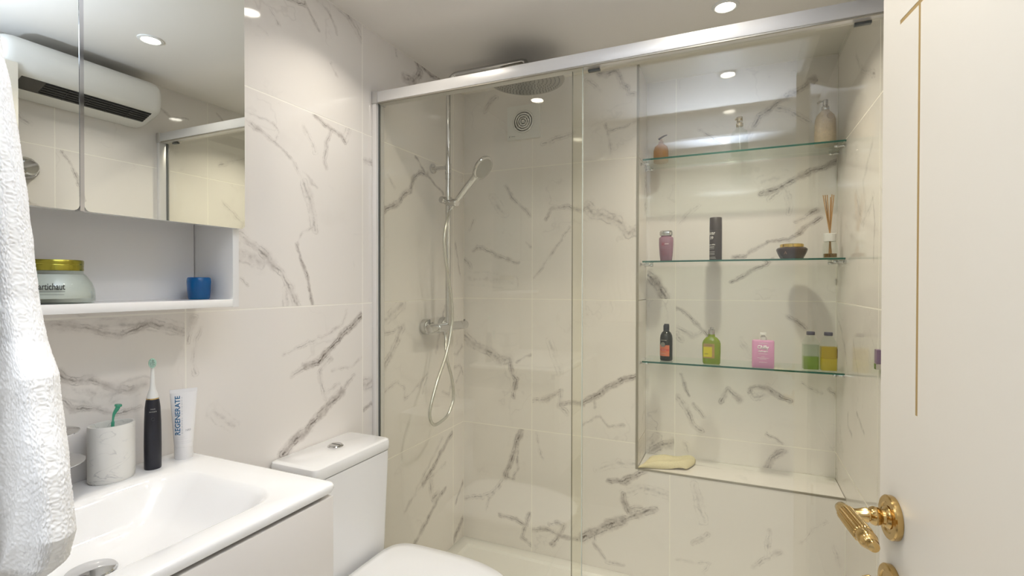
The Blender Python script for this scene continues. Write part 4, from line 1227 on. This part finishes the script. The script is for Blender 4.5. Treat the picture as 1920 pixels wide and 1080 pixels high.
# ---------------------------------------------------------------- things on the top shelf
YS = 2.205
def pump_top(t, z, mat, r=0.0095, beak=0.030, ang=PI, collar=0.012):
    bm = new_bm(); lathe(bm, [(collar, z), (collar + 0.001, z + 0.002), (collar + 0.001, z + 0.012), (collar, z + 0.0135), (0.006, z + 0.0135), (0.006, z + 0.020)], 24); finish('pump_collar', bm, mat, t, smooth=True)
    bm = new_bm(); lathe(bm, [(0, z + 0.019), (r, z + 0.019), (r, z + 0.038), (r - 0.001, z + 0.0395), (0, z + 0.0395)], 24); finish('pump_head', bm, mat, t, smooth=True)
    c, s = math.cos(ang), math.sin(ang)
    bm = new_bm(); tube(bm, spline([(0, 0, z + 0.035), (beak * 0.6 * c, beak * 0.6 * s, z + 0.0355), (beak * c, beak * s, z + 0.029)], 5), 0.0032, 8); finish('pump_spout', bm, mat, t, smooth=True)
M['beige'] = pmat('beige_mottled', (0.60, 0.50, 0.36), 0.5, var=(90, 0.22), bump=(140, 0.4, 0.003))
t = thing('soap_dispenser', 'mottled beige soap dispenser with a chrome pump on the top niche shelf', 'dispenser', (1.505, YS + 0.005, SH1))
bm = new_bm(); lathe(bm, [(0, 0), (0.033, 0), (0.035, 0.003), (0.0355, 0.05), (0.034, 0.095), (0.029, 0.113), (0.020, 0.125), (0.014, 0.130), (0.0125, 0.134), (0, 0.134)], 36, sx=1.0, sy=0.85); finish('bottle_body', bm, M['beige'], t, smooth=True)
bm = new_bm(); lathe(bm, [(0, 0), (0.011, 0), (0.012, 0.001), (0.011, 0.002), (0, 0.0022)], 20, m=align((0.012, -0.0265, 0.104), (0.2, -1, 0.15))); finish('tag_disc', bm, pmat('tag_tan', (0.36, 0.27, 0.16), 0.5), t, smooth=True)
pump_top(t, 0.133, M['chrome_dull'], 0.0085, 0.026, PI * 0.98)
M['pale_gold'] = pmat('pale_gold', (0.55, 0.47, 0.28), 0.22, 1.0)
t = thing('clear_dispenser', 'clear dispenser bottle with a pale gold pump in the middle of the top niche shelf', 'dispenser', (1.212, YS + 0.035, SH1))
bm = new_bm(); lathe(bm, [(0, 0), (0.027, 0), (0.028, 0.003), (0.028, 0.085), (0.024, 0.098), (0.013, 0.108), (0.0115, 0.118), (0, 0.118)], 32, sx=1.15, sy=0.8); finish('bottle_body', bm, M['clear'], t, smooth=True)
pump_top(t, 0.117, M['pale_gold'], 0.0115, 0.017, PI * 0.95, 0.0125)
bm = new_bm(); tube(bm, [(0, 0, 0.117), (0.002, 0, 0.01)], 0.0015, 6); finish('dip_tube', bm, M['white_plastic'], t)
M['amber'] = glassmat('amber_gel', (0.86, 0.66, 0.42), body=((0.70, 0.42, 0.16), 0.45))
t = thing('amber_bottle', 'squat amber pump bottle at the left end of the top niche shelf', 'bottle', (0.905, YS + 0.03, SH1))
bm = new_bm(); lathe(bm, [(0, 0), (0.029, 0), (0.031, 0.003), (0.031, 0.050), (0.027, 0.066), (0.016, 0.076), (0.011, 0.081), (0, 0.081)], 32); finish('bottle_body', bm, M['amber'], t, smooth=True)
bm = new_bm(); lathe(bm, [(0.010, 0.080), (0.0105, 0.090), (0.006, 0.092), (0.006, 0.099), (0, 0.099)], 20); finish('pump_collar', bm, pmat('pale_pink', (0.55, 0.42, 0.36), 0.3), t, smooth=True)
bm = new_bm(); tube(bm, spline([(-0.010, 0, 0.100), (0.0, 0, 0.106), (0.012, 0, 0.112), (0.026, -0.002, 0.115)], 5), [0.005 - 0.0002 * i for i in range(16)], 8); finish('pump_spout', bm, pmat('dark_mauve', (0.09, 0.06, 0.07), 0.3), t, smooth=True)

# ---------------------------------------------------------------- middle shelf
t = thing('shampoo_bottle', 'mauve shampoo bottle with a silver cap on the middle niche shelf', 'bottle', (0.932, YS, SH2))
M['mauve'] = pmat('mauve_gel', (0.30, 0.16, 0.21), 0.15)
bm = new_bm(); rbottle(bm, [(0.0215, 0.014, 0.012, 0), (0.0235, 0.016, 0.013, 0.004), (0.0265, 0.018, 0.014, 0.03), (0.0290, 0.019, 0.015, 0.070), (0.0290, 0.019, 0.015, 0.096), (0.027, 0.017, 0.014, 0.100), (0.021, 0.014, 0.012, 0.103), (0.021, 0.014, 0.012, 0.108)]); finish('bottle_body', bm, M['mauve'], t, smooth=True)
bm = new_bm(); rbottle(bm, [(0.0245, 0.0165, 0.014, 0.1075), (0.0265, 0.018, 0.015, 0.110), (0.0265, 0.018, 0.015, 0.122), (0.0235, 0.016, 0.014, 0.1275)]); finish('cap', bm, M['chrome'], t, smooth=True)
text_obj('K', 0.022, pmat('red_print', (0.30, 0.02, 0.04), 0.4), t, (-0.009, -0.0192, 0.070), bold=0.0)
bm = new_bm(); box(bm, (-0.004, -0.0197, 0.0700), (0.012, -0.0190, 0.0735)); finish('fine_print', bm, pmat('pink_print', (0.75, 0.60, 0.62), 0.4), t)
for zz, a, b in ((0.048, -0.018, 0.004), (0.040, -0.018, 0.000), (0.033, -0.018, 0.006), (0.026, -0.017, 0.009)):
    bm = new_bm(); box(bm, (a, -0.0196, zz), (b, -0.0175, zz + 0.0008)); finish('fine_print', bm, bpy.data.materials['red_print'], t)

t = thing('hair_care_bottle', 'tall dark brown bottle with white lettering on the middle niche shelf', 'bottle', (1.1255, YS, SH2))
M['cocoa'] = pmat('cocoa_brown', (0.048, 0.034, 0.025), 0.4)
bm = new_bm(); lathe(bm, [(0, 0), (0.0225, 0), (0.0238, 0.002), (0.0238, 0.122), (0.0232, 0.1225), (0.0232, 0.123)], 36); finish('bottle_body', bm, M['cocoa'], t, smooth=True)
bm = new_bm(); lathe(bm, [(0.0236, 0.1232), (0.0238, 0.124), (0.0232, 0.172), (0.0222, 0.1735), (0, 0.1738)], 36); finish('cap', bm, M['cocoa'], t, smooth=True)
M['wprint'] = pmat('white_print', (0.74, 0.72, 0.68), 0.5)
A0 = -0.72
text_obj('plantur', 0.020, M['wprint'], t, (0, 0, 0.109), width=0.032, bold=0.0004, wrap=0.0238, a0=A0)
text_obj('39', 0.016, M['wprint'], t, (0, 0, 0.090), bold=0.0005, wrap=0.0238, a0=A0 + 0.05)
text_obj('phyto-coffein', 0.008, M['wprint'], t, (0, 0, 0.063), width=0.032, bold=0.0002, wrap=0.0238, a0=A0)
text_obj('shampoo', 0.0075, M['wprint'], t, (0, 0, 0.054), width=0.026, bold=0.0002, wrap=0.0238, a0=A0)
for zz, w in ((0.046, 0.5), (0.034, 0.62), (0.028, 0.58), (0.023, 0.6), (0.012, 0.72), (0.007, 0.8)):
    bm = new_bm(); label_patch(bm, 0.0238, A0 - 0.6, A0 + w, zz, zz + 0.0012, 0.0003); finish('fine_print', bm, M['wprint'], t)

t = thing('hair_mask_jar', 'wide dark brown jar with a gold lid on the middle niche shelf', 'jar', (1.397, YS, SH2))
M['umber'] = pmat('umber_plastic', (0.040, 0.020, 0.016), 0.25)
bm = new_bm(); lathe(bm, [(0, 0), (0.036, 0), (0.039, 0.002), (0.049, 0.022), (0.0535, 0.034), (0.0530, 0.039), (0.048, 0.044), (0.040, 0.046), (0, 0.046)], 40); finish('jar_body', bm, M['umber'], t, smooth=True)
M['gold'] = pmat('gold_lid', (0.70, 0.50, 0.14), 0.2, 1.0)
bm = new_bm(); lathe(bm, [(0.038, 0.045), (0.0405, 0.0455), (0.0405, 0.056), (0.038, 0.058), (0, 0.0595)], 40); finish('lid', bm, M['gold'], t, smooth=True)
text_obj('A', 0.018, pmat('bronze_print', (0.22, 0.13, 0.09), 0.4), t, (0, 0, 0.022), wrap=0.0500, a0=-0.5, sy=1.0, lift=0.002)

t = thing('reed_diffuser', 'reed diffuser with tan sticks and white collar at the middle niche shelf end', 'diffuser', (1.522, YS, SH2))
bm = new_bm(); rbottle(bm, [(0.022, 0.022, 0.004, 0), (0.023, 0.023, 0.005, 0.002), (0.023, 0.023, 0.005, 0.052), (0.019, 0.019, 0.010, 0.062), (0.012, 0.012, 0.0115, 0.068)]); finish('glass_flask', bm, M['clear'], t, smooth=True)
bm = new_bm(); rbottle(bm, [(0.019, 0.019, 0.003, 0.004), (0.020, 0.020, 0.004, 0.005), (0.020, 0.020, 0.004, 0.018)]); finish('oil', bm, glassmat('diffuser_oil', (0.75, 0.60, 0.38), body=((0.30, 0.18, 0.06), 0.5)), t, smooth=True)
bm = new_bm(); lathe(bm, [(0.011, 0.064), (0.0205, 0.064), (0.0225, 0.092), (0.0215, 0.0935), (0.010, 0.0935)], 32); finish('collar', bm, M['white_plastic'], t, smooth=True)
M['reed'] = pmat('rattan', (0.50, 0.30, 0.13), 0.7)
for dx, dy, h in ((-0.030, -0.004, 0.238), (-0.019, 0.010, 0.240), (-0.014, -0.010, 0.237), (0.008, 0.004, 0.240), (0.014, -0.006, 0.236), (0.004, 0.016, 0.232)):
    bm = new_bm(); tube(bm, [(-dx * 0.22, -dy * 0.25, 0.006), (dx * 0.05, dy * 0.05, 0.10), (dx * 0.78, dy, h)], 0.0017, 8); finish('reed', bm, M['reed'], t, smooth=True)

# ---------------------------------------------------------------- lowest shelf
t = thing('conditioner_bottle', 'dark green bottle with an orange label on the lowest niche shelf', 'bottle', (0.934, YS, SH3))
M['bottle_green'] = pmat('bottle_green', (0.014, 0.016, 0.008), 0.12)
bm = new_bm(); lathe(bm, [(0, 0), (0.0225, 0), (0.0255, 0.003), (0.0258, 0.05), (0.0258, 0.092), (0.0240, 0.105), (0.0185, 0.117), (0.0125, 0.123), (0.0118, 0.127), (0, 0.127)], 36); finish('bottle_body', bm, M['bottle_green'], t, smooth=True)
bm = new_bm(); lathe(bm, [(0, 0.1265), (0.0115, 0.1265), (0.0122, 0.128), (0.0122, 0.147), (0.0112, 0.1485), (0, 0.1485)], 24); cp = finish('flip_cap', bm, M['black'], t, smooth=True)
bm = new_bm(); box(bm, (-0.008, -0.009, 0.1483), (0.0105, 0.009, 0.1535)); finish('cap_lid', bm, M['black'], cp, bevel=0.002)
M['orange'] = pmat('orange_label', (0.66, 0.19, 0.09), 0.45)
bm = new_bm(); label_patch(bm, 0.0258, -1.25, 0.62, 0.020, 0.066, 0.0003, 20); finish('label_sheet', bm, M['orange'], t)
bm = new_bm(); label_patch(bm, 0.0258, -1.1, 0.55, 0.042, 0.050, 0.0006, 20); finish('label_band', bm, pmat('red_band', (0.60, 0.08, 0.05), 0.45), t)
M['cprint'] = pmat('cream_print', (0.62, 0.58, 0.48), 0.5)
text_obj("L'OCCITANE", 0.006, M['cprint'], t, (0, 0, 0.086), width=0.026, wrap=0.0258, a0=-0.35)
text_obj('Repairing', 0.005, M['cprint'], t, (0, 0, 0.046), width=0.018, wrap=0.0258, a0=-0.3, lift=0.0010)
text_obj('conditioner', 0.005, M['cprint'], t, (0, 0, 0.031), width=0.022, wrap=0.0258, a0=-0.35, lift=0.0008)
mm = Matrix.Rotation(-0.42, 4, 'Z') @ align((0, -0.0262, 0.0685), (0, -1, 0))
bm = new_bm(); lathe(bm, [(0, -0.002), (0.0105, -0.002), (0.0105, 0.0008), (0, 0.0010)], 28, m=mm); sd = finish('seal_disc', bm, pmat('seal_grey', (0.035, 0.05, 0.045), 0.4), t)
bm = new_bm(); lathe(bm, [(0.0078, 0.0008), (0.0078, 0.0014), (0.0090, 0.0014), (0.0090, 0.0008)], 28, cap=False, m=mm); lathe(bm, [(0.0030, 0.0008), (0.0030, 0.0014), (0.0048, 0.0014), (0.0048, 0.0008)], 20, cap=False, m=mm); finish('seal_ring', bm, M['cprint'], sd)

t = thing('shower_gel_bottle', 'lime green bottle with a yellow label and silver cap on the lowest niche shelf', 'bottle', (1.1125, YS - 0.02, SH3))
M['lime'] = glassmat('lime_gel', (0.62, 0.78, 0.10), body=((0.42, 0.52, 0.02), 0.62))
bm = new_bm(); rbottle(bm, [(0.030, 0.0145, 0.010, 0), (0.033, 0.017, 0.012, 0.004), (0.0345, 0.018, 0.013, 0.05), (0.0345, 0.018, 0.013, 0.083), (0.031, 0.017, 0.013, 0.094), (0.022, 0.014, 0.012, 0.105), (0.0135, 0.012, 0.0115, 0.110), (0.0125, 0.0118, 0.0113, 0.120)]); finish('bottle_body', bm, M['lime'], t, smooth=True)
bm = new_bm(); lathe(bm, [(0.0118, 0.1185), (0.0125, 0.1195), (0.0125, 0.137), (0.010, 0.139), (0.006, 0.140), (0.006, 0.143), (0.0075, 0.144), (0.0070, 0.148), (0, 0.149)], 24); finish('cap', bm, M['chrome'], t, smooth=True)
M['tan'] = pmat('tan_label', (0.42, 0.28, 0.10), 0.5); M['yellow'] = pmat('yellow_label', (0.62, 0.55, 0.02), 0.45)
bm = new_bm(); box(bm, (-0.0300, -0.0188, 0.024), (0.0120, -0.0181, 0.082)); lb = finish('label_sheet', bm, M['tan'], t)
bm = new_bm(); box(bm, (-0.0295, -0.0194, 0.029), (0.0025, -0.0188, 0.069)); finish('label_panel', bm, M['yellow'], lb)
text_obj("L'OCCITANE", 0.005, M['print_dark'], t, (-0.009, -0.0189, 0.076), width=0.026)
text_obj('CEDRAT', 0.005, M['print_dark'], t, (-0.018, -0.0195, 0.041), width=0.014)

t = thing('wash_bottle', 'pink rectangular wash bottle with a white pump on the lowest niche shelf', 'bottle', (1.2985, YS - 0.035, SH3), rotz=math.radians(-2))
M['pink'] = pmat('pink_plastic', (0.70, 0.34, 0.55), 0.3)
bm = new_bm(); rbottle(bm, [(0.036, 0.016, 0.006, 0), (0.0385, 0.018, 0.008, 0.003), (0.0385, 0.018, 0.008, 0.101), (0.036, 0.016, 0.007, 0.1055), (0.014, 0.010, 0.009, 0.107)]); finish('bottle_body', bm, M['pink'], t, smooth=True)
bm = new_bm(); lathe(bm, [(0, 0.1065), (0.0130, 0.1065), (0.0130, 0.115), (0.011, 0.118), (0.0065, 0.122), (0.0060, 0.128), (0, 0.128)], 24); finish('pump_collar', bm, M['white_plastic'], t, smooth=True)
bm = new_bm(); box(bm, (-0.0105, -0.020, 0.1275), (0.0105, 0.007, 0.1345)); finish('pump_head', bm, M['white_plastic'], t, bevel=0.002)
M['wp2'] = pmat('white_logo', (0.85, 0.82, 0.84), 0.4)
text_obj('Chilly', 0.019, M['wp2'], t, (0, -0.0182, 0.079), width=0.040, bold=0.0009)
text_obj('delicato', 0.009, M['wp2'], t, (0, -0.0182, 0.064), width=0.034, bold=0.0003)
for zz, w in ((0.0945, 0.030), (0.0540, 0.030), (0.0430, 0.012), (0.0380, 0.040), (0.0335, 0.024), (0.0215, 0.028)):
    bm = new_bm(); box(bm, (-w / 2, -0.0186, zz), (w / 2, -0.0179, zz + 0.0012)); finish('fine_print', bm, M['wp2'], t)
bm = new_bm()
loft(bm, [[(x, y, z) for x, z in rrect(0.0335, 0.046, 0.006, 4, 0, 0.052)] for y in (-0.0179, -0.0183)], cap=False)
finish('label_border', bm, pmat('pale_pink_line', (0.75, 0.45, 0.62), 0.4), t)

M['cap_slate'] = pmat('slate_cap', (0.10, 0.10, 0.14), 0.4)
def oil_bottle(x, y, lab, liq_low, liq_up, zl, zu):
    t = thing('oil_bottle', lab, 'bottle', (x, y, SH3), rotz=math.radians(8), group='pair of square glass oil bottles')
    bm = new_bm(); rbottle(bm, [(0.0255, 0.0165, 0.004, 0), (0.0270, 0.018, 0.005, 0.002), (0.0270, 0.018, 0.005, 0.098), (0.024, 0.017, 0.007, 0.110), (0.016, 0.014, 0.010, 0.124), (0.0125, 0.0120, 0.0115, 0.131), (0.0120, 0.0118, 0.0115, 0.1335)]); finish('glass_flask', bm, M['clear'], t, smooth=True)
    bm = new_bm(); rbottle(bm, [(0.0242, 0.0150, 0.003, 0.004), (0.0250, 0.0160, 0.004, 0.0055), (0.0250, 0.0160, 0.004, zl)]); finish('liquid', bm, liq_low, t, smooth=True)
    bm = new_bm(); rbottle(bm, [(0.0250, 0.0160, 0.004, zl + 0.0006), (0.0250, 0.0160, 0.004, zu)]); finish('upper_liquid', bm, liq_up, t, smooth=True)
    bm = new_bm(); lathe(bm, [(0, 0.132), (0.0135, 0.132), (0.0140, 0.133), (0.0140, 0.143), (0.0130, 0.1445), (0, 0.1445)], 24); finish('cap', bm, M['cap_slate'], t, smooth=True)
    return t
gl_low = glassmat('green_oil', (0.66, 0.82, 0.32), body=((0.30, 0.46, 0.06), 0.36)); gl_up = glassmat('pale_green_oil', (0.86, 0.91, 0.85), body=((0.42, 0.50, 0.42), 0.15))
yl_low = glassmat('yellow_oil', (0.97, 0.92, 0.42), body=((0.88, 0.72, 0.06), 0.5)); yl_up = glassmat('deep_yellow_oil', (0.94, 0.85, 0.32), body=((0.78, 0.60, 0.05), 0.4))
oil_bottle(1.4585, YS - 0.025, 'glass oil bottle half filled with green liquid, left of the yellow one', gl_low, gl_up, 0.052, 0.096)
tb = oil_bottle(1.5150, YS - 0.030, 'glass oil bottle with yellow liquid at the right end of the lowest niche shelf', yl_low, yl_up, 0.048, 0.092)
bm = new_bm(); box(bm, (0.0268, -0.010, 0.050), (0.0275, 0.012, 0.085)); finish('side_label', bm, pmat('maroon_label', (0.10, 0.02, 0.03), 0.5), tb)

# wash mitt on the niche sill
bm = new_bm()
nx, ny = 90, 60
def mitt(u, v, top):
    x = -0.095 + 0.19 * u; y = -0.075 + 0.135 * v
    x += 0.030 * (v - 0.5) * 0.8 + 0.012 * math.sin(v * 3.0); y += -0.020 * (u - 0.3) * 0 + 0.055 * (u - 0.5)
    e = min(1, min(u, 1 - u) * 9) * min(1, min(v, 1 - v) * 9)
    e = math.sqrt(max(0, 1 - (1 - e) ** 2))
    lift = 0.012 * math.exp(-((u - 0.86) / 0.16) ** 2) * (1 - 0.4 * v)
    h = (0.016 + 0.009 * noise.noise(Vector((u * 3, v * 3, 2))) + 0.006 * math.sin(u * 2.6 + 0.2)) * e
    z = lift * (0.6 if not top else 1.0) + (h if top else 0.0) + 0.0015
    if top:
        z += (noise.noise(Vector((u * 60, v * 48, 0))) * 0.0014 + noise.noise(Vector((u * 120, v * 90, 5))) * 0.0010) * e
    return Vector((x, y, max(z, 0.0006)))
Tp = [[bm.verts.new(mitt(i / nx, j / ny, True)) for j in range(ny + 1)] for i in range(nx + 1)]
Bt = [[(Tp[i][j] if i in (0, nx) or j in (0, ny) else bm.verts.new(mitt(i / nx, j / ny, False))) for j in range(ny + 1)] for i in range(nx + 1)]
for i in range(nx):
    for j in range(ny):
        bm.faces.new((Tp[i][j], Tp[i + 1][j], Tp[i + 1][j + 1], Tp[i][j + 1]))
        bm.faces.new((Bt[i][j], Bt[i][j + 1], Bt[i + 1][j + 1], Bt[i + 1][j]))
o = finish('wash_mitt', bm, pmat('cream_mesh_cloth', (0.84, 0.76, 0.50), 0.9, spec=0.15, bump=(420, 0.7, 0.003), var=(260, 0.14)), None, smooth=True, loc=(0.937, 2.226, ZN + 0.001), auto=180)
tag(o, 'folded pale yellow wash mitt lying on the niche sill', 'wash mitt')

# small purple razor hanging on the right shower wall
t = thing('razor_holder', 'small purple razor in a holder on the right shower wall beside the open door', 'razor', (XR, 1.672, 1.07))
bm = new_bm(); box(bm, (-0.012, -0.012, -0.008), (-0.0005, 0.012, 0.030)); finish('handle', bm, pmat('purple_plastic', (0.20, 0.12, 0.24), 0.3), t, bevel=0.003)
bm = new_bm(); box(bm, (-0.013, -0.010, -0.024), (-0.0005, 0.010, -0.009)); finish('blade_head', bm, M['chrome'], t, bevel=0.002)

# ---------------------------------------------------------------- open door on the right
# local frame: -y runs from the free edge to the hinge, -x is the face towards the camera
DW, DT, DH = 0.775, 0.040, 2.04
bm = new_bm(); box(bm, (0.004, -DW, 0.008), (DT, 0.0, DH)); t = struct(finish('door_1', bm, M['door'], None, bevel=0.001, loc=(1.397, 0.90, 0.0), rot=(0, 0, math.radians(7.8))), 'open cream painted door with fine routed lines and a brass lever handle')
bm = new_bm()
GY, GW = -0.1065, 0.0060       # routed vertical line
GZ, GE = 1.638, -0.0525        # routed cross line and where it stops
def fbox(y0, y1, z0, z1): box(bm, (0.0, y0, z0), (0.0042, y1, z1))
g = GW / 2
fbox(-DW, GY - g, 0.008, GZ - g); fbox(-DW, GY - g, GZ + g, DH)
fbox(GY - g, GY + g, 0.008, 1.112); fbox(GY - g, GY + g, 1.95, DH)
fbox(GY + g, 0.0, 0.008, GZ - g); fbox(GY + g, 0.0, GZ + g, DH)
fbox(GE, 0.0, GZ - g, GZ + g)
finish('face_skin', bm, M['door'], t)
bm = new_bm(); box(bm, (0.0003, GY - g, 1.112), (0.0041, GY + g, 1.95)); box(bm, (0.0003, -DW + 0.05, GZ - g), (0.0041, GE, GZ + g)); finish('routed_line', bm, M['groove'], t)
# lever handle
hz_ = 0.955; hy = -0.048
ml = align((0.0, hy, hz_), (-1, 0, 0))
bm = new_bm(); lathe(bm, [(0, 0.0002), (0.0295, 0.0002), (0.0300, 0.002), (0.0300, 0.0075), (0.0285, 0.0092), (0.021, 0.0095), (0.0195, 0.0080), (0.0185, 0.0080), (0, 0.0078)], 48, m=ml); rose = finish('rose', bm, M['brass'], t, smooth=True, auto=25)
bm = new_bm(); lathe(bm, [(0.0145, 0.007), (0.0155, 0.009), (0.0140, 0.011), (0.0105, 0.013), (0.0100, 0.016), (0.0125, 0.021), (0.0130, 0.025), (0.0110, 0.029), (0.0085, 0.031), (0.0085, 0.0325), (0.0105, 0.0335), (0.0095, 0.036), (0.0070, 0.046), (0.0072, 0.060)], 32, m=ml); lv = finish('lever', bm, M['brass'], t, smooth=True, auto=30)
def reeded(r, n=96, flutes=20, depth=0.0006):
    return [(r + (depth * (abs(math.sin(flutes * PI * i / n)) - 0.5) if depth else 0)) for i in range(n)]
ax = Matrix.Translation((-0.061, hy + 0.012, hz_ + 0.002)) @ Matrix.Rotation(math.radians(90), 4, 'X')   # +z -> -y
def ringm(r, z, dep, n=96, fl=20):
    return [ax @ Vector(((r + dep * (abs(math.sin(fl * PI * i / n)) - 0.5)) * math.cos(2 * PI * i / n), (r + dep * (abs(math.sin(fl * PI * i / n)) - 0.5)) * math.sin(2 * PI * i / n), z)) for i in range(n)]
bm = new_bm(); loft(bm, [ringm(0.0015, -0.0085, 0), ringm(0.0050, -0.0065, 0), ringm(0.0080, -0.001, 0), ringm(0.0092, 0.008, 0), ringm(0.0098, 0.016, 0)]); finish('lever_tip', bm, M['brass'], lv, smooth=True)
bm = new_bm(); loft(bm, [ringm(0.0098, 0.016, 0.0), ringm(0.0106, 0.0175, 0.0022), ringm(0.0112, 0.050, 0.0022), ringm(0.0112, 0.082, 0.0022), ringm(0.0106, 0.0835, 0.0)]); finish('reeded_grip', bm, M['brass'], lv, smooth=True, auto=24)
bm = new_bm(); loft(bm, [ringm(0.0106, 0.0835, 0), ringm(0.0112, 0.090, 0), ringm(0.0112, 0.097, 0), ringm(0.0095, 0.103, 0), ringm(0.0070, 0.107, 0), ringm(0.0078, 0.110, 0), ringm(0.0060, 0.116, 0), ringm(0.001, 0.118, 0)]); finish('lever_end', bm, M['brass'], lv, smooth=True, auto=40)
# privacy turn below
m2 = align((0.0, hy, 0.858), (-1, 0, 0))
bm = new_bm(); lathe(bm, [(0, 0.0002), (0.0295, 0.0002), (0.0300, 0.002), (0.0300, 0.0075), (0.0285, 0.0092), (0.021, 0.0095), (0.0195, 0.0080), (0, 0.0078)], 48, m=m2); r2 = finish('turn_rose', bm, M['brass'], t, smooth=True, auto=25)
bm = new_bm(); lathe(bm, [(0.008, 0.007), (0.009, 0.012), (0.007, 0.018), (0.010, 0.024), (0.013, 0.030), (0.010, 0.038), (0, 0.040)], 24, sx=1.0, sy=0.5, m=m2); finish('thumb_turn', bm, M['brass'], r2, smooth=True)
for z in (0.25, 1.05, 1.80):
    bm = new_bm(); lathe(bm, [(0, z - 0.05), (0.007, z - 0.05), (0.007, z + 0.05), (0, z + 0.05)], 14, ox=DT + 0.004, oy=-DW); finish('hinge', bm, M['brass'], t, smooth=True)

# ---------------------------------------------------------------- wall heater on the right wall (seen in the mirror)
t = thing('wall_heater', 'white rounded wall heater above the doorway side, reflected in the mirror', 'heater', (XR, 1.125, 1.961))
HW = 0.262
def hprof(k, inset=0.0):
    # outline in (out, up): from the wall along the top round to the underside
    P = [(0.002, 0.186), (0.105, 0.186), (0.140, 0.178), (0.160, 0.158), (0.167, 0.130), (0.166, 0.090), (0.161, 0.066), (0.150, 0.050), (0.052, 0.010), (0.002, 0.004)]
    cx_, cz_ = 0.06, 0.10
    return [(cx_ + (a - cx_) * k, cz_ + (b - cz_) * k) for a, b in P]
rings = []
for y, k in ((-HW, 0.80), (-HW + 0.006, 0.90), (-HW + 0.018, 0.97), (-HW + 0.035, 1.0), (HW - 0.035, 1.0), (HW - 0.018, 0.97), (HW - 0.006, 0.90), (HW, 0.80)):
    rings.append([(-max(a, 0.002), y, b) for a, b in hprof(k)])
bm = new_bm(); loft(bm, rings)
finish('casing', bm, M['white_plastic'], t, smooth=True, auto=40)
# underside grille, between (0.145,0.048) and (0.060,0.012)
def under(s, y, lift): # s 0..1 from front to back
    a = 0.150 + (0.052 - 0.150) * s; b = 0.050 + (0.010 - 0.050) * s
    return Vector((-a - 0.39 * lift, y, b - 0.92 * lift))
def upanel(name, s0, s1, ya, yb, l0, l1, mat, par):
    bm = new_bm()
    A = [bm.verts.new(under(s, y, l0)) for s, y in ((s0, ya), (s1, ya), (s1, yb), (s0, yb))]
    B = [bm.verts.new(under(s, y, l1)) for s, y in ((s0, ya), (s1, ya), (s1, yb), (s0, yb))]
    bm.faces.new(A); bm.faces.new(B)
    for i in range(4):
        j = (i + 1) % 4; bm.faces.new((A[i], A[j], B[j], B[i]))
    return finish(name, bm, mat, par)
gr = upanel('outlet_grille', 0.08, 0.76, -0.135, 0.225, 0.0003, 0.0015, M['dark'], t)
upanel('display_panel', 0.08, 0.76, -0.205, -0.136, 0.0003, 0.0017, M['panel_dark'], t)
for k in range(5):
    s = 0.13 + k * 0.13
    upanel('grille_slat', s, s + 0.035, -0.134, 0.224, 0.0016, 0.004, M['black'], gr)
for k in range(4):
    y = -0.135 + 0.36 * (k + 1) / 5
    upanel('grille_rib', 0.10, 0.74, y - 0.001, y + 0.001, 0.0016, 0.0042, M['black'], gr)
bm = new_bm(); 
for a in range(24):
    a0 = 2 * PI * a / 24; a1 = 2 * PI * (a + 1) / 24
    tube(bm, [under(0.36 + 0.13 * math.sin(a0), -0.226 + 0.0105 * math.cos(a0), 0.0006), under(0.36 + 0.13 * math.sin(a1), -0.226 + 0.0105 * math.cos(a1), 0.0006)], 0.0006, 5)
for k in (-1, 0, 1):
    tube(bm, [under(0.29, -0.226 + k * 0.005, 0.0006), under(0.43, -0.226 + k * 0.005 + 0.001, 0.0006)], 0.0006, 5)
finish('maker_mark', bm, M['print_dark'], t)
for zz in (0.075, 0.105):
    bm = new_bm(); box(bm, (-0.10, -HW - 0.0008, zz), (-0.045, -HW + 0.001, zz + 0.014)); finish('side_vent', bm, pmat('vent_grey', (0.12, 0.12, 0.14), 0.5), t)

# robe hook seen in the mirror
t = thing('robe_hook', 'round chrome robe hook on the right wall, reflected in the mirror', 'hook', (XR, 0.985, 1.71))
mh = align((0, 0, 0), (-1, 0, 0))
bm = new_bm(); lathe(bm, [(0, 0.0005), (0.040, 0.0005), (0.042, 0.004), (0.040, 0.010), (0.034, 0.010), (0.028, 0.006), (0.020, 0.016), (0, 0.017)], 36, m=mh); finish('rose', bm, M['chrome'], t, smooth=True)
bm = new_bm(); lathe(bm, [(0.009, 0.015), (0.009, 0.028), (0.024, 0.032), (0.029, 0.037), (0.024, 0.042), (0, 0.043)], 32, m=mh); finish('knob', bm, M['chrome'], t, smooth=True)
